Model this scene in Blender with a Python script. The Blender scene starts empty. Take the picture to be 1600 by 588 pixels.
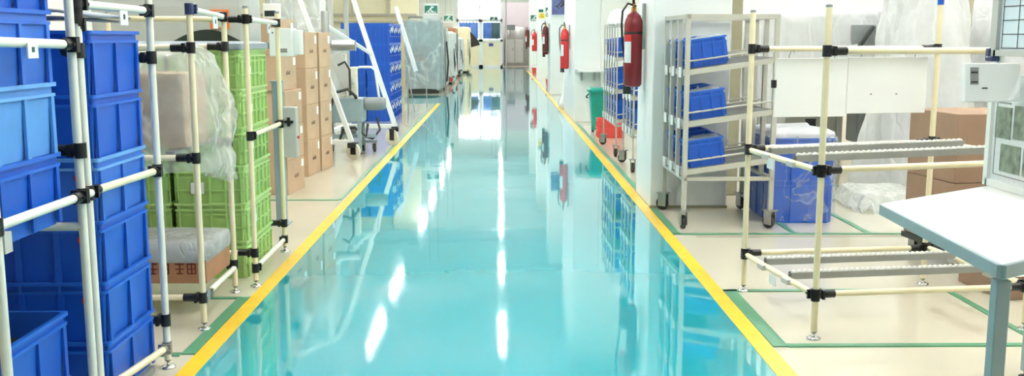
import bpy, math, random
from mathutils import Vector, Matrix, noise
random.seed(7)
C = bpy.context.scene.collection
PI = math.pi
# ------------------------------------------------------------------ materials
def lin(c):
    c = c/255.0
    return c/12.92 if c <= 0.04045 else ((c+0.055)/1.055)**2.4
def mat(name, rgb, rough=0.5, metal=0.0, var=0.06, scale=12.0, bump=0.0, spec=0.5, trans=0.0, emit=0.0, alpha=1.0, coat=0.0, bscale=None):
    m = bpy.data.materials.new(name); m.use_nodes = True
    nt = m.node_tree; b = nt.nodes['Principled BSDF']
    col = tuple(lin(c) for c in rgb)
    tc = nt.nodes.new('ShaderNodeTexCoord')
    n = nt.nodes.new('ShaderNodeTexNoise'); n.inputs['Scale'].default_value = scale; n.inputs['Detail'].default_value = 5
    nt.links.new(tc.outputs['Object'], n.inputs['Vector'])
    r = nt.nodes.new('ShaderNodeValToRGB')
    r.color_ramp.elements[0].position = 0.3; r.color_ramp.elements[1].position = 0.7
    r.color_ramp.elements[0].color = tuple(c*(1-var) for c in col)+(1,)
    r.color_ramp.elements[1].color = tuple(min(1, c*(1+var)) for c in col)+(1,)
    nt.links.new(n.outputs['Fac'], r.inputs['Fac']); nt.links.new(r.outputs['Color'], b.inputs['Base Color'])
    b.inputs['Roughness'].default_value = rough; b.inputs['Metallic'].default_value = metal
    b.inputs['Specular IOR Level'].default_value = spec
    b.inputs['Coat Weight'].default_value = coat
    b.inputs['Alpha'].default_value = alpha
    if trans: b.inputs['Transmission Weight'].default_value = trans
    if emit:
        b.inputs['Emission Color'].default_value = col+(1,); b.inputs['Emission Strength'].default_value = emit
    if bump:
        bp = nt.nodes.new('ShaderNodeBump'); bp.inputs['Strength'].default_value = bump; bp.inputs['Distance'].default_value = 0.01
        n2 = nt.nodes.new('ShaderNodeTexNoise'); n2.inputs['Scale'].default_value = bscale or scale*3; n2.inputs['Detail'].default_value = 3
        nt.links.new(tc.outputs['Object'], n2.inputs['Vector'])
        nt.links.new(n2.outputs['Fac'], bp.inputs['Height']); nt.links.new(bp.outputs['Normal'], b.inputs['Normal'])
    return m
def film(name, rgb, opacity, rough=0.25, vr=0.12, cs=6.0):
    m = bpy.data.materials.new(name); m.use_nodes = True
    nt = m.node_tree; b = nt.nodes['Principled BSDF']; out = nt.nodes['Material Output']
    b.inputs['Base Color'].default_value = tuple(lin(c) for c in rgb)+(1,); b.inputs['Roughness'].default_value = rough
    tl = nt.nodes.new('ShaderNodeBsdfTranslucent'); tl.inputs['Color'].default_value = b.inputs['Base Color'].default_value
    m1 = nt.nodes.new('ShaderNodeMixShader'); m1.inputs[0].default_value = 0.35
    nt.links.new(b.outputs[0], m1.inputs[1]); nt.links.new(tl.outputs[0], m1.inputs[2])
    tr = nt.nodes.new('ShaderNodeBsdfTransparent'); m2 = nt.nodes.new('ShaderNodeMixShader')
    tc = nt.nodes.new('ShaderNodeTexCoord'); n = nt.nodes.new('ShaderNodeTexNoise'); n.inputs['Scale'].default_value = 7; n.inputs['Detail'].default_value = 6
    nt.links.new(tc.outputs['Object'], n.inputs['Vector'])
    mr = nt.nodes.new('ShaderNodeMapRange'); mr.inputs[1].default_value = 0.35; mr.inputs[2].default_value = 0.65
    mr.inputs[3].default_value = max(0, opacity-vr); mr.inputs[4].default_value = min(1, opacity+vr)
    nt.links.new(n.outputs['Fac'], mr.inputs[0]); nt.links.new(mr.outputs[0], m2.inputs[0])
    nt.links.new(tr.outputs[0], m2.inputs[1]); nt.links.new(m1.outputs[0], m2.inputs[2]); nt.links.new(m2.outputs[0], out.inputs[0])
    bp = nt.nodes.new('ShaderNodeBump'); bp.inputs['Strength'].default_value = 0.75; bp.inputs['Distance'].default_value = 0.03
    mp = nt.nodes.new('ShaderNodeMapping'); mp.inputs['Scale'].default_value = (1, 1, 0.55); mp.inputs['Rotation'].default_value = (0.3, 0.5, 0.2)
    n2 = nt.nodes.new('ShaderNodeTexNoise'); n2.inputs['Scale'].default_value = cs; n2.inputs['Detail'].default_value = 3; n2.inputs['Distortion'].default_value = 0.8
    nt.links.new(tc.outputs['Object'], mp.inputs['Vector']); nt.links.new(mp.outputs[0], n2.inputs['Vector'])
    s1 = nt.nodes.new('ShaderNodeMath'); s1.operation = 'SUBTRACT'; s1.inputs[1].default_value = 0.5
    s2 = nt.nodes.new('ShaderNodeMath'); s2.operation = 'ABSOLUTE'; s3 = nt.nodes.new('ShaderNodeMath'); s3.operation = 'POWER'; s3.inputs[1].default_value = 0.5
    nt.links.new(n2.outputs['Fac'], s1.inputs[0]); nt.links.new(s1.outputs[0], s2.inputs[0]); nt.links.new(s2.outputs[0], s3.inputs[0]); nt.links.new(s3.outputs[0], bp.inputs['Height'])
    m3 = nt.nodes.new('ShaderNodeMapRange'); m3.inputs[1].default_value = 0.04; m3.inputs[2].default_value = 0.2; m3.inputs[3].default_value = 0.4; m3.inputs[4].default_value = 0.0
    nt.links.new(s3.outputs[0], m3.inputs[0]); ad = nt.nodes.new('ShaderNodeMath'); ad.operation = 'ADD'; ad.use_clamp = True
    nt.links.new(mr.outputs[0], ad.inputs[0]); nt.links.new(m3.outputs[0], ad.inputs[1]); nt.links.new(ad.outputs[0], m2.inputs[0])
    nt.links.new(bp.outputs['Normal'], b.inputs['Normal'])
    return m
M = dict(
 blue=mat('blue_plastic', (20,86,190), 0.38, var=0.05, bump=0.03),
 blue_rim=mat('blue_rim_plastic', (30,98,200), 0.38, var=0.05),
 lblue=mat('faded_blue_plastic', (86,148,216), 0.45, var=0.05),
 lblue_rim=mat('faded_blue_rim', (100,160,222), 0.45, var=0.05),
 mblue=mat('mid_blue_plastic', (52,112,208), 0.42, var=0.05),
 green=mat('lime_crate_plastic', (164,200,120), 0.45, var=0.06),
 green_rim=mat('lime_crate_rim', (176,210,134), 0.45, var=0.06),
 ivory=mat('ivory_coated_pipe', (238,226,190), 0.3, var=0.03),
 white_pipe=mat('white_coated_pipe', (232,234,222), 0.3, var=0.04),
 black=mat('black_plastic', (18,18,20), 0.4, var=0.1),
 navy=mat('navy_plastic', (30,45,85), 0.4),
 steel=mat('zinc_steel', (170,172,170), 0.35, 0.8, var=0.1),
 chrome=mat('bright_steel', (205,205,200), 0.2, 0.9),
 track=mat('grey_track', (150,152,150), 0.45, 0.4),
 roller=mat('pale_roller_plastic', (214,214,206), 0.4),
 trolley=mat('warm_grey_paint', (188,187,174), 0.4, var=0.04),
 rubber=mat('dark_rubber', (52,50,46), 0.7),
 wheel=mat('cream_nylon_wheel', (225,220,200), 0.45),
 kraft=mat('kraft_cardboard', (188,160,130), 0.85, var=0.08, scale=6),
 kraft_d=mat('tan_cardboard', (148,121,100), 0.85, var=0.08, scale=6),
 kraft_r=mat('brown_cardboard', (160,116,84), 0.85, var=0.1, scale=6),
 tape=mat('clear_brown_tape', (182,142,102), 0.35),
 ink=mat('printed_ink', (96,72,56), 0.8),
 redink=mat('red_brown_ink', (110,40,28), 0.8),
 greyink=mat('grey_print', (140,142,140), 0.8),
 paper=mat('white_paper', (244,246,242), 0.7, var=0.02),
 card=mat('white_card', (226,232,232), 0.5, var=0.05, scale=60),
 dot=mat('green_dot', (30,80,70), 0.6),
 red=mat('red_label', (205,40,40), 0.5),
 redp=mat('red_plastic', (226,84,76), 0.45),
 ext_dark=mat('dark_red_enamel', (126,24,34), 0.25, var=0.04),
 ext_red=mat('red_enamel', (205,44,44), 0.25, var=0.04),
 ext_brown=mat('brown_enamel', (92,30,28), 0.3),
 white=mat('white_paint', (236,240,236), 0.45, var=0.02, scale=3),
 white_g=mat('glossy_white_laminate', (246,247,244), 0.25, var=0.02, scale=4),
 pillar=mat('pillar_white_paint', (236,241,238), 0.35, var=0.02, scale=2, bump=0.02),
 wall=mat('wall_paint', (240,240,232), 0.55, var=0.02, scale=2, bump=0.02),
 cream=mat('cream_panel', (246,236,200), 0.5, var=0.03, scale=2),
 ceil=mat('ceiling_paint', (228,234,234), 0.7, var=0.02, scale=1),
 grey=mat('light_grey_enamel', (186,188,182), 0.45, var=0.04, scale=4),
 grey_d=mat('mid_grey_enamel', (132,138,138), 0.45, var=0.05),
 grey_b=mat('blue_grey_enamel', (140,160,164), 0.4, var=0.05),
 olive=mat('olive_grey_paint', (150,146,120), 0.5, var=0.05),
 dark=mat('dark_recess', (40,48,42), 0.5),
 screen=mat('dark_screen', (30,44,46), 0.15),
 lidgrey=mat('grey_lid_plastic', (150,160,168), 0.5, var=0.08),
 bingreen=mat('teal_green_plastic', (18,140,122), 0.4),
 signgreen=mat('sign_green', (22,106,84), 0.5),
 signblue=mat('sign_blue', (60,70,150), 0.5),
 yellow=mat('sign_yellow', (245,215,70), 0.5),
 orange=mat('orange_logo', (226,120,60), 0.5),
 curtain=mat('blue_curtain', (120,160,235), 0.8, var=0.1, scale=5),
 curtain_g=mat('grey_green_curtain', (110,134,140), 0.8, var=0.1, scale=5),
 cloth=mat('cream_dust_cover', (226,210,176), 0.8, var=0.06, bump=0.3, bscale=18),
 khaki=mat('dark_cloth', (50,46,40), 0.8),
 brass=mat('brass', (200,140,60), 0.3, 0.6),
 photo=mat('photo_print', (120,134,118), 0.4, var=0.55, scale=26),
 poster=mat('poster_print', (92,100,150), 0.4, var=0.5, scale=3.5),
 holdr=mat('milky_acrylic', (250,252,250), 0.3, var=0.02),
 gridp=mat('pale_blue_sheet', (214,230,238), 0.35, var=0.03),
 glass=film('clear_glass', (235,242,250), 0.05, 0.03, 0.0),
 film=film('milky_plastic_film', (236,240,236), 0.8, 0.28),
 filmw=film('white_plastic_sheet', (238,240,240), 0.94, 0.35, 0.04, 3.0),
 filmc=film('clear_plastic_film', (240,244,242), 0.33, 0.2, 0.06, 4.0),
 bubble=film('bubble_wrap', (206,212,212), 0.9, 0.2),
)
# blue totes stretch film: mostly clear
M['wrapf']=film('loose_wrap_film', (232,240,238), 0.34, 0.22, 0.04, 1.6)
M['cling'] = film('cling_film', (225,235,248), 0.13, 0.12, 0.08, 5.0)
# ------------------------------------------------------------------ mesh builder
class MB:
    def __init__(s): s.v=[]; s.f=[]; s.sm=[]; s.m=None
    def add(s, vs, fs, smooth=False):
        o=len(s.v)
        for p in vs:
            p=Vector(p); s.v.append(tuple(s.m@p) if s.m else tuple(p))
        for f in fs: s.f.append([i+o for i in f]); s.sm.append(smooth)
        return s
    def box(s,x0,x1,y0,y1,z0,z1):
        return s.add([(x0,y0,z0),(x1,y0,z0),(x1,y1,z0),(x0,y1,z0),(x0,y0,z1),(x1,y0,z1),(x1,y1,z1),(x0,y1,z1)],
              [(0,3,2,1),(4,5,6,7),(0,1,5,4),(1,2,6,5),(2,3,7,6),(3,0,4,7)])
    def cbox(s,c,d): return s.box(c[0]-d[0]/2,c[0]+d[0]/2,c[1]-d[1]/2,c[1]+d[1]/2,c[2]-d[2]/2,c[2]+d[2]/2)
    def bar(s,p0,p1,w,h,up=(0,0,1)):
        p0=Vector(p0);p1=Vector(p1);d=(p1-p0).normalized();u=Vector(up)
        if abs(d.dot(u))>0.98: u=Vector((0,1,0))
        a=d.cross(u).normalized()*w/2;b=a.cross(d).normalized()*h/2
        vs=[p0-a-b,p0+a-b,p0+a+b,p0-a+b,p1-a-b,p1+a-b,p1+a+b,p1-a+b]
        return s.add(vs,[(0,1,2,3),(7,6,5,4),(0,4,5,1),(1,5,6,2),(2,6,7,3),(3,7,4,0)])
    def loft(s,rings,cap=True,closed=True,smooth=True):
        n=len(rings[0]);vs=[p for r in rings for p in r];fs=[]
        for i in range(len(rings)-1):
            for j in range(n if closed else n-1):
                k=(j+1)%n; fs.append((i*n+j,i*n+k,(i+1)*n+k,(i+1)*n+j))
        s.add(vs,fs,smooth)
        if cap:
            s.add(rings[0],[tuple(reversed(range(n)))]); s.add(rings[-1],[tuple(range(n))])
        return s
    def tube(s,pts,r,seg=12,cap=True):
        pts=[Vector(p) for p in pts];rs=r if isinstance(r,(list,tuple)) else [r]*len(pts);rings=[];a=None
        for i,p in enumerate(pts):
            d=(pts[min(i+1,len(pts)-1)]-pts[max(i-1,0)]).normalized()
            if a is None:
                a=d.cross(Vector((0,0,1)))
                if a.length<0.1: a=d.cross(Vector((0,1,0)))
            a=(a-d*a.dot(d)).normalized();b=d.cross(a)
            rings.append([p+(a*math.cos(t)+b*math.sin(t))*rs[i] for t in [2*PI*k/seg for k in range(seg)]])
        return s.loft(rings,cap)
    def lathe(s,prof,c=(0,0,0),seg=20,axis='z'):
        rings=[]
        for r,z in prof:
            ring=[]
            for k in range(seg):
                t=2*PI*k/seg;x,y=r*math.cos(t),r*math.sin(t)
                p=(x,y,z) if axis=='z' else ((z,x,y) if axis=='x' else (y,z,x))
                ring.append((c[0]+p[0],c[1]+p[1],c[2]+p[2]))
            rings.append(ring)
        return s.loft(rings)
    def poly(s,pts,z0,z1):   # prism of a plan outline
        n=len(pts);vs=[(x,y,z0) for x,y in pts]+[(x,y,z1) for x,y in pts]
        return s.add(vs,[tuple(reversed(range(n))),tuple(range(n,2*n))]+[(i,(i+1)%n,n+(i+1)%n,n+i) for i in range(n)])
    def build(s,name,m,parent=None,bevel=0.0,seg=2):
        me=bpy.data.meshes.new(name);me.from_pydata([tuple(v) for v in s.v],[],s.f);me.update()
        for p,q in zip(me.polygons,s.sm): p.use_smooth=q
        me.materials.append(M[m] if isinstance(m,str) else m)
        o=bpy.data.objects.new(name,me);C.objects.link(o)
        if parent is not None: o.parent=parent
        if bevel:
            b=o.modifiers.new('bevel','BEVEL');b.width=bevel;b.segments=seg;b.limit_method='ANGLE';b.angle_limit=0.7
        return o
def rrect(x0,x1,y0,y1,z,r=0.01,n=3):
    out=[]
    for cx,cy,a in ((x1-r,y1-r,0),(x0+r,y1-r,PI/2),(x0+r,y0+r,PI),(x1-r,y0+r,1.5*PI)):
        for k in range(n+1):
            t=a+PI/2*k/n; out.append((cx+r*math.cos(t),cy+r*math.sin(t),z))
    return out
def tag(o,label,cat,group=None,kind=None):
    o['label']=label;o['category']=cat
    if group:o['group']=group
    if kind:o['kind']=kind
    return o
def thing(name,label,cat,loc=(0,0,0),rz=0,group=None):
    o=bpy.data.objects.new(name,None);C.objects.link(o);o.location=loc;o.rotation_euler=(0,0,rz);o.empty_display_size=0.1
    return tag(o,label,cat,group)
def struct(name,mb,m,bevel=0):
    o=mb.build(name,m,None,bevel);o['kind']='structure';return o
KIDS={}
def kids(o): return [c for c in C.objects if c.parent==o]
def copy_tree(o,loc=None,rz=None,label=None,group=None):
    if o.name not in KIDS: KIDS[o.name]=[(c,kids(c)) for c in kids(o)]
    r=o.copy();C.objects.link(r)
    if loc is not None:r.location=loc
    if rz is not None:r.rotation_euler=(0,0,rz)
    if label:r['label']=label
    if group:r['group']=group
    for c,gs in KIDS[o.name]:
        d=c.copy();C.objects.link(d);d.parent=r
        for g in gs:
            e=g.copy();C.objects.link(e);e.parent=d
    return r
def fbm(p,s=1.0): return noise.fractal(Vector(p)*s,0.8,2.0,4)
ORD=['bottom','second from the bottom','third from the bottom','fourth from the bottom','fifth from the bottom','sixth from the bottom','seventh from the bottom']
def words(i,n):
    if i==n-1: return 'topmost'
    return ORD[i]

# ================================================================== SETTING
XL,XR=-1.19,1.075
struct('floor',MB().box(-8,8,-4,52,-0.1,0),mat('beige_epoxy',(214,208,188),0.14,var=0.035,scale=1.1,bump=0.02,bscale=3,coat=0.3))
teal=mat('teal_epoxy',(34,166,180),0.045,var=0.03,scale=0.6,spec=0.9)
nt=teal.node_tree;bs=nt.nodes['Principled BSDF'];bs.inputs['IOR'].default_value=1.7;bs.inputs['Coat Weight'].default_value=0.6;bs.inputs['Coat Roughness'].default_value=0.02
tc=nt.nodes.new('ShaderNodeTexCoord');mp=nt.nodes.new('ShaderNodeMapping');mp.inputs['Scale'].default_value=(1.3,0.9,1)
nz=nt.nodes.new('ShaderNodeTexNoise');nz.inputs['Scale'].default_value=2.6;nz.inputs['Detail'].default_value=2
bp=nt.nodes.new('ShaderNodeBump');bp.inputs['Strength'].default_value=0.2;bp.inputs['Distance'].default_value=0.0045
nt.links.new(tc.outputs['Object'],mp.inputs['Vector']);nt.links.new(mp.outputs[0],nz.inputs['Vector']);nt.links.new(nz.outputs['Fac'],bp.inputs['Height'])
nt.links.new(bp.outputs['Normal'],bs.inputs['Normal']);nt.links.new(bp.outputs['Normal'],bs.inputs['Coat Normal'])
m=MB();m.box(XL-0.02,XR+0.02,-4,45,-0.05,0.002);m.box(-8,XL-0.02,19.9,22.6,-0.05,0.002)
struct('trim_1',m,teal)
ytape=mat('yellow_floor_tape',(246,200,52),0.25,var=0.06,scale=9)
struct('trim_2',MB().box(-1.265,XL,-4,19.9,-0.02,0.0045),ytape)
struct('trim_3',MB().box(XR,1.155,-4,40,-0.02,0.0045),ytape)
gt=mat('green_floor_tape',(84,146,112),0.35,var=0.08,scale=9)
m=MB();T=0.0055
m.box(-1.325,-1.268,3.95,4.86,-0.01,T);m.box(-2.6,-1.325,3.925,3.965,-0.01,T);m.box(-2.6,-1.325,4.83,4.86,-0.01,T)
m.box(-1.31,-1.285,7.9,19.8,-0.01,T);m.box(-2.6,-1.31,7.88,7.92,-0.01,T)
m.box(1.16,1.225,4.02,4.97,-0.01,T);m.box(1.225,5,4.015,4.055,-0.01,T);m.box(1.16,3.2,4.94,4.98,-0.01,T)
m.box(1.158,1.21,6.45,7.45,-0.01,T);m.box(1.158,4.2,6.44,6.475,-0.01,T);m.box(1.96,1.995,6.475,7.4,-0.01,T)
m.box(2.46,2.5,6.475,8.5,-0.01,T);m.box(2.31,2.345,4.055,4.94,-0.01,T);m.box(2.5,5,8.6,8.64,-0.01,T);m.box(3.1,3.14,7.6,8.6,-0.01,T)
m.box(1.175,1.215,8.3,15.2,-0.01,T)
struct('trim_4',m,gt)
struct('trim_5',MB().box(1.3,6,6.36,6.375,-0.01,0.001).box(1.3,6,6.405,6.413,-0.01,0.001),mat('floor_joint',(128,122,108),0.7))
HZ=4.1
struct('ceiling',MB().box(-8,8,-4,45.35,HZ,HZ+0.1).box(0.12,8,45.35,52,HZ,HZ+0.1),'ceil')
m=MB()
for y in (2,8,14,19.8,26,33,40): m.box(-8,8,y,y+0.3,3.78,HZ)
struct('trim_6',m,'ceil')
struct('wall_left',MB().box(-8.1,-8,-4,52,0,HZ),'wall')
struct('wall_right',MB().box(8,8.1,-4,52,0,HZ),'wall')
struct('wall_back',MB().box(-8,8,-4.1,-4,0,HZ),'wall')
# far wall (Y=45.2) with doors, glazing above, open lobby to the right
m=MB();m.box(-8,-1.95,45.2,45.35,0,HZ);m.box(-1.95,0.12,45.2,45.35,3.15,HZ);m.box(0.12,8,45.2,45.35,2.9,HZ);m.box(1.6,8,45.2,45.35,0,2.9)
struct('wall_far',m,'wall')
m=MB();m.box(0.12,8,51.9,52,0,HZ);m.box(0.02,0.12,45.35,52,0,HZ)
struct('wall_lobby',m,mat('lobby_wall',(226,218,222),0.5,var=0.03))
struct('trim_7',MB().box(0.12,1.6,45.2,47.5,-0.02,0.006),mat('brown_mat',(168,152,136),0.6))
def door(n,x0,x1,cm,cg=None):
    f=MB();f.box(x0,x0+0.09,45.18,45.3,0,2.12);f.box(x1-0.09,x1,45.18,45.3,0,2.12);f.box(x0,x1,45.18,45.3,2.04,2.12);f.box(x0,x1,45.18,45.3,1.15,1.25);f.box(x0,x1,45.18,45.3,0,0.1)
    o=struct('door_%d'%n,f,'white')
    MB().box(x0+0.09,x1-0.09,45.22,45.26,0.1,1.15).build('panel','cream',o)
    MB().box(x0+0.09,x1-0.09,45.235,45.245,1.25,2.04).build('pane','glass',o)
    def cur(a,b,mm):
        g=MB();N=40;rows=[]
        for k in range(2):
            z=(1.27,2.02)[k];row=[]
            for i in range(N+1):
                x=a+(b-a)*i/N; row.append((x,45.19+0.02*math.sin(i*1.3)-0.0,z+(0.02*math.sin(i*0.9) if k else 0)))
            rows.append(row)
        g.loft(rows,cap=False,closed=False);c=g.build('curtain',mm,o);s=c.modifiers.new('s','SOLIDIFY');s.thickness=0.006
    if cg: xm=x0+(x1-x0)*0.5;cur(x0+0.1,xm,cm);cur(xm,x1-0.1,cg)
    else: cur(x0+0.1,x1-0.1,cm)
door(1,-1.95,-0.87,'curtain');door(2,-0.87,0.12,'curtain','curtain_g')
MB().box(-0.5,-0.3,45.15,45.18,0.95,1.08).build('notice','signblue',bpy.data.objects['door_2'])
m=MB()
for x in (-1.95,-0.93,0.06): m.box(x,x+0.06,45.2,45.3,2.12,3.15)
m.box(-1.95,0.12,45.2,45.3,2.12,2.17)
w=struct('window_1',m,'white');MB().box(-1.9,0.06,45.24,45.25,2.17,3.15).build('pane','glass',w)
# skylit outdoor gap behind the glazing: the sun-bright sky is the world itself
# partition walls
struct('wall_partition_left',MB().box(-8,-2.2,27,27.12,0,HZ),'cream')
struct('trim_8',MB().box(-8,-2.25,26.9,27,1.9,1.96).box(-8,-2.25,26.85,27,1.72,1.76).box(-4.0,-3.95,26.9,27,1.96,HZ).box(-3.0,-2.95,26.9,27,1.96,HZ),mat('beige_steel_channel',(188,180,160),0.4))
struct('wall_partition_right',MB().box(2.3,8,12,12.12,0,HZ),mat('cream_wall',(240,236,222),0.55,var=0.02,scale=2))
struct('wall_side',MB().box(1.57,1.72,15.41,45.2,0,HZ),'wall');struct('wall_recess',MB().box(1.565,2.4,15.3,15.4,0,HZ).box(2.3,2.4,12.12,15.3,0,HZ),'wall')
def pillar(i,x0,x1,y0,y1):
    o=struct('pillar_%d'%i,MB().box(x0,x1,y0,y1,0,HZ),'pillar',0.012)
    return o
pillar(1,1.16,1.752,7.5,8.3);pillar(2,1.16,1.57,15.4,17.9);pillar(3,1.165,1.615,23,24.2);pillar(4,1.175,1.615,31,32);pillar(5,1.18,1.615,39,40)
struct('pillar_6',MB().box(1.83,1.98,8.1,8.4,0,HZ),'olive',0.01)
struct('pillar_7',MB().box(4.35,4.66,9.6,9.9,0,HZ),mat('beige_column',(196,190,168),0.5,var=0.03))
struct('baseboard_pillar',MB().box(1.155,1.757,7.49,7.5,0,0.02),'olive')

# ================================================================== LIGHT
def fixture(x,y,L,label):
    t=thing('ceiling_light',label,'ceiling light',(x,y,3.72),0,'hanging tube lights above the hall')
    MB().box(-0.055,0.055,-L/2,L/2,0.03,0.08).build('housing','white',t,0.005)
    MB().box(-0.045,0.045,-L/2+0.02,L/2-0.02,0.0,0.03).build('diffuser',LM,t)
    MB().tube([(0,-L/3,0.08),(0,-L/3,0.38)],0.006,6).build('rod','steel',t);MB().tube([(0,L/3,0.08),(0,L/3,0.38)],0.006,6).build('rod','steel',t)
    return t
LM=bpy.data.materials.new('tube_light');LM.use_nodes=True
b=LM.node_tree.nodes['Principled BSDF'];b.inputs['Emission Color'].default_value=(1,0.985,0.95,1);b.inputs['Emission Strength'].default_value=104
b.inputs['Base Color'].default_value=(0.9,0.9,0.9,1)
f0=fixture(-2.15,16.5,1.9,'white tube light over the left side of the hall');f0['group']='hanging tube lights above the hall'
ROWS=[(-2.15,(5.5,9.0,12.5,20.0,27.0,31.0,36.0,41.0),'white tube light over the left side of the hall'),
 (0.03,(3.0,9.0,12.5,16.4,21.3,26.4,29.5,33.0,37.0,41.0),'white tube light over the middle of the aisle'),
 (1.95,(3.5,),'white tube light added to brighten the work table'),  # unseen fixture added to whiten the table top
 (3.1,(1.2,5.5,8.4,10.8),'white tube light added to brighten the right bays'),(5.9,(4.5,8.0,10.8),'added white tube light near the right wall'),  # both unseen rows added to brighten the right background
 (-5.2,(6.0,12.0,17.0,22.0,31.0,37.0),'added white tube light near the left wall'),(0.9,(48.0,50.0),'white tube light added to brighten the lobby beyond the far doors')]  # wall row and lobby tubes are unseen, added for extra light
for x,yy,lb in ROWS:
    for y in yy: copy_tree(f0,(x,y,3.72),0,lb)
W=bpy.data.worlds.new('World');bpy.context.scene.world=W;W.use_nodes=True
nt=W.node_tree;bg=nt.nodes['Background']
sk=nt.nodes.new('ShaderNodeTexSky');sk.sky_type='HOSEK_WILKIE';sk.turbidity=8;sk.sun_direction=Vector((0.3,0.5,0.8)).normalized()
mx=nt.nodes.new('ShaderNodeMix');mx.data_type='RGBA';mx.inputs[0].default_value=0.75;mx.inputs[7].default_value=(0.85,0.93,1,1)
nt.links.new(sk.outputs[0],mx.inputs[6]);nt.links.new(mx.outputs[2],bg.inputs[0]);bg.inputs[1].default_value=14.0

# ================================================================== TOTES
def make_tote(w,d,h,label,mb_='blue',mr_='blue_rim',nx=3,ny=2,grid=False,loc=(0,0,0),group=None,name='storage_tote',redtag=False,fill=False,window=False):
    """open topped straight wall tote, origin bottom centre; w along X, d along Y"""
    t=thing(name,label,'storage box',loc,0,group);X,Y=w/2,d/2
    b=MB();i=0.011;t0=0.965
    R=[rrect(-X*t0+i,X*t0-i,-Y*t0+i,Y*t0-i,0,0.012),rrect(-X+i,X-i,-Y+i,Y-i,h-0.03,0.012),rrect(-X+i,X-i,-Y+i,Y-i,h,0.012),
       rrect(-X+i+.006,X-i-.006,-Y+i+.006,Y-i-.006,h,0.01),rrect(-X*t0+i+.006,X*t0-i-.006,-Y*t0+i+.006,Y*t0-i-.006,0.006,0.01)]
    b.loft(R,smooth=False)
    hh=h-0.035
    def rx(x,wd,z0,z1,dp):      # ribs on +-Y faces
        for s in (-1,1):
            y=s*(Y-i-0.002);b.box(x-wd/2,x+wd/2,min(y,y+s*dp),max(y,y+s*dp),z0,z1)
    def ry(y,wd,z0,z1,dp):
        for s in (-1,1):
            x=s*(X-i-0.002);b.box(min(x,x+s*dp),max(x,x+s*dp),y-wd/2,y+wd/2,z0,z1)
    for k in range(nx+1): rx(-X+0.03+(2*X-0.06)*k/nx,(0.02 if w>.4 else .012) if not grid else 0.008,0.008,hh,0.0085)
    for k in range(ny+1): ry(-Y+0.03+(2*Y-0.06)*k/ny,(0.02 if w>.4 else .012) if not grid else 0.008,0.008,hh,0.0085)
    if grid:
        for z in (0.35*h,0.68*h): rx(0,2*X-0.03,z,z+0.008,0.007);ry(0,2*Y-0.03,z,z+0.008,0.007)
        for s in (-1,1):
            for q in (-1,1): b.box(min(s*(X-.014),s*(X-.003)),max(s*(X-.014),s*(X-.003)),q*Y*0.45-0.05,q*Y*0.45+0.05,0.3*h,0.36*h)
    b.build('body',mb_,t)
    r=MB()
    for z0,z1,e in ((h-0.012,h,0.0),(h-0.042,h-0.033,0.003)):
        r.loft([rrect(-X+e,X-e,-Y+e,Y-e,z0,0.014),rrect(-X+e,X-e,-Y+e,Y-e,z1,0.014),rrect(-X+.014,X-.014,-Y+.014,Y-.014,z1,0.01),rrect(-X+.014,X-.014,-Y+.014,Y-.014,z0,0.01),rrect(-X+e,X-e,-Y+e,Y-e,z0,0.014)],cap=False,smooth=False)
    for k in range(nx+1):
        x=-X+0.03+(2*X-0.06)*k/nx
        for s in (-1,1): r.box(x-.005,x+.005,min(s*(Y-.012),s*(Y-.002)),max(s*(Y-.012),s*(Y-.002)),h-.034,h-.011)
    r.build('rim',mr_,t)
    if redtag: MB().box(X*0.70,X*0.80,-Y+i-0.008,-Y+i+0.001,h*0.66,h*0.74).build('colour_tag','red',t)
    if fill: MB().poly([(-X+.02,-Y+.02),(X-.02,-Y+.02),(X-.02,Y-.02),(-X+.02,Y-.02)],h*0.2,h*0.62).build('infill','rubber',t)  # flat dark block set inside the open tote
    if window:
        g=MB();g.box(-0.05,0.05,-Y+i-0.008,-Y+i,h*0.62,h*0.76);g.build('hand_hold','dark',t)
    return t
# front stack on the first rack shelf
PX=-1.352
cols=[('blue','blue_rim','deep blue tote at shelf level'),('lblue','lblue_rim','pale faded blue tote'),('mblue','blue_rim','blue tote level with the top white rail'),('blue','blue_rim','blue tote cut by the top edge of view')]
for i,(a,b_,s) in enumerate(cols):
    make_tote(0.6,0.4,0.222,s+' in the front left stack',a,b_,4,2,loc=(PX-0.3,2.838,0.732+0.2145*i),redtag=(i==0))
# half hidden totes at the floor in the front left corner
make_tote(0.6,0.4,0.222,'blue tote on the floor beneath the open tote at lower left',loc=(PX-0.33,2.875,0.0),nx=4)
make_tote(0.6,0.4,0.222,'open blue tote with dark contents on the lower left, stacked on another',loc=(PX-0.33,2.875,0.2145),nx=4,fill=True)
# tall stack behind the white posts
for i in range(6):
    tn='mblue' if i==3 else 'blue'
    make_tote(0.6,0.455,0.222,'%s blue tote of the tall stack behind paired white posts'%words(i,6),tn,'lblue_rim' if i==3 else 'blue_rim',4,2,
              loc=(PX-0.305+0.0015*(i%2),3.545,0.03+0.2148*i),redtag=i in(1,2,3))
MB_=MB().box(-0.3,0.3,-0.2,0.2,0,0.03);o=MB_.build('dolly_board','grey_d',None,0.004);o.location=(PX-0.305,3.535,0);tag(o,'flat grey dolly board beneath the tall blue tote stack','dolly')
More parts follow.
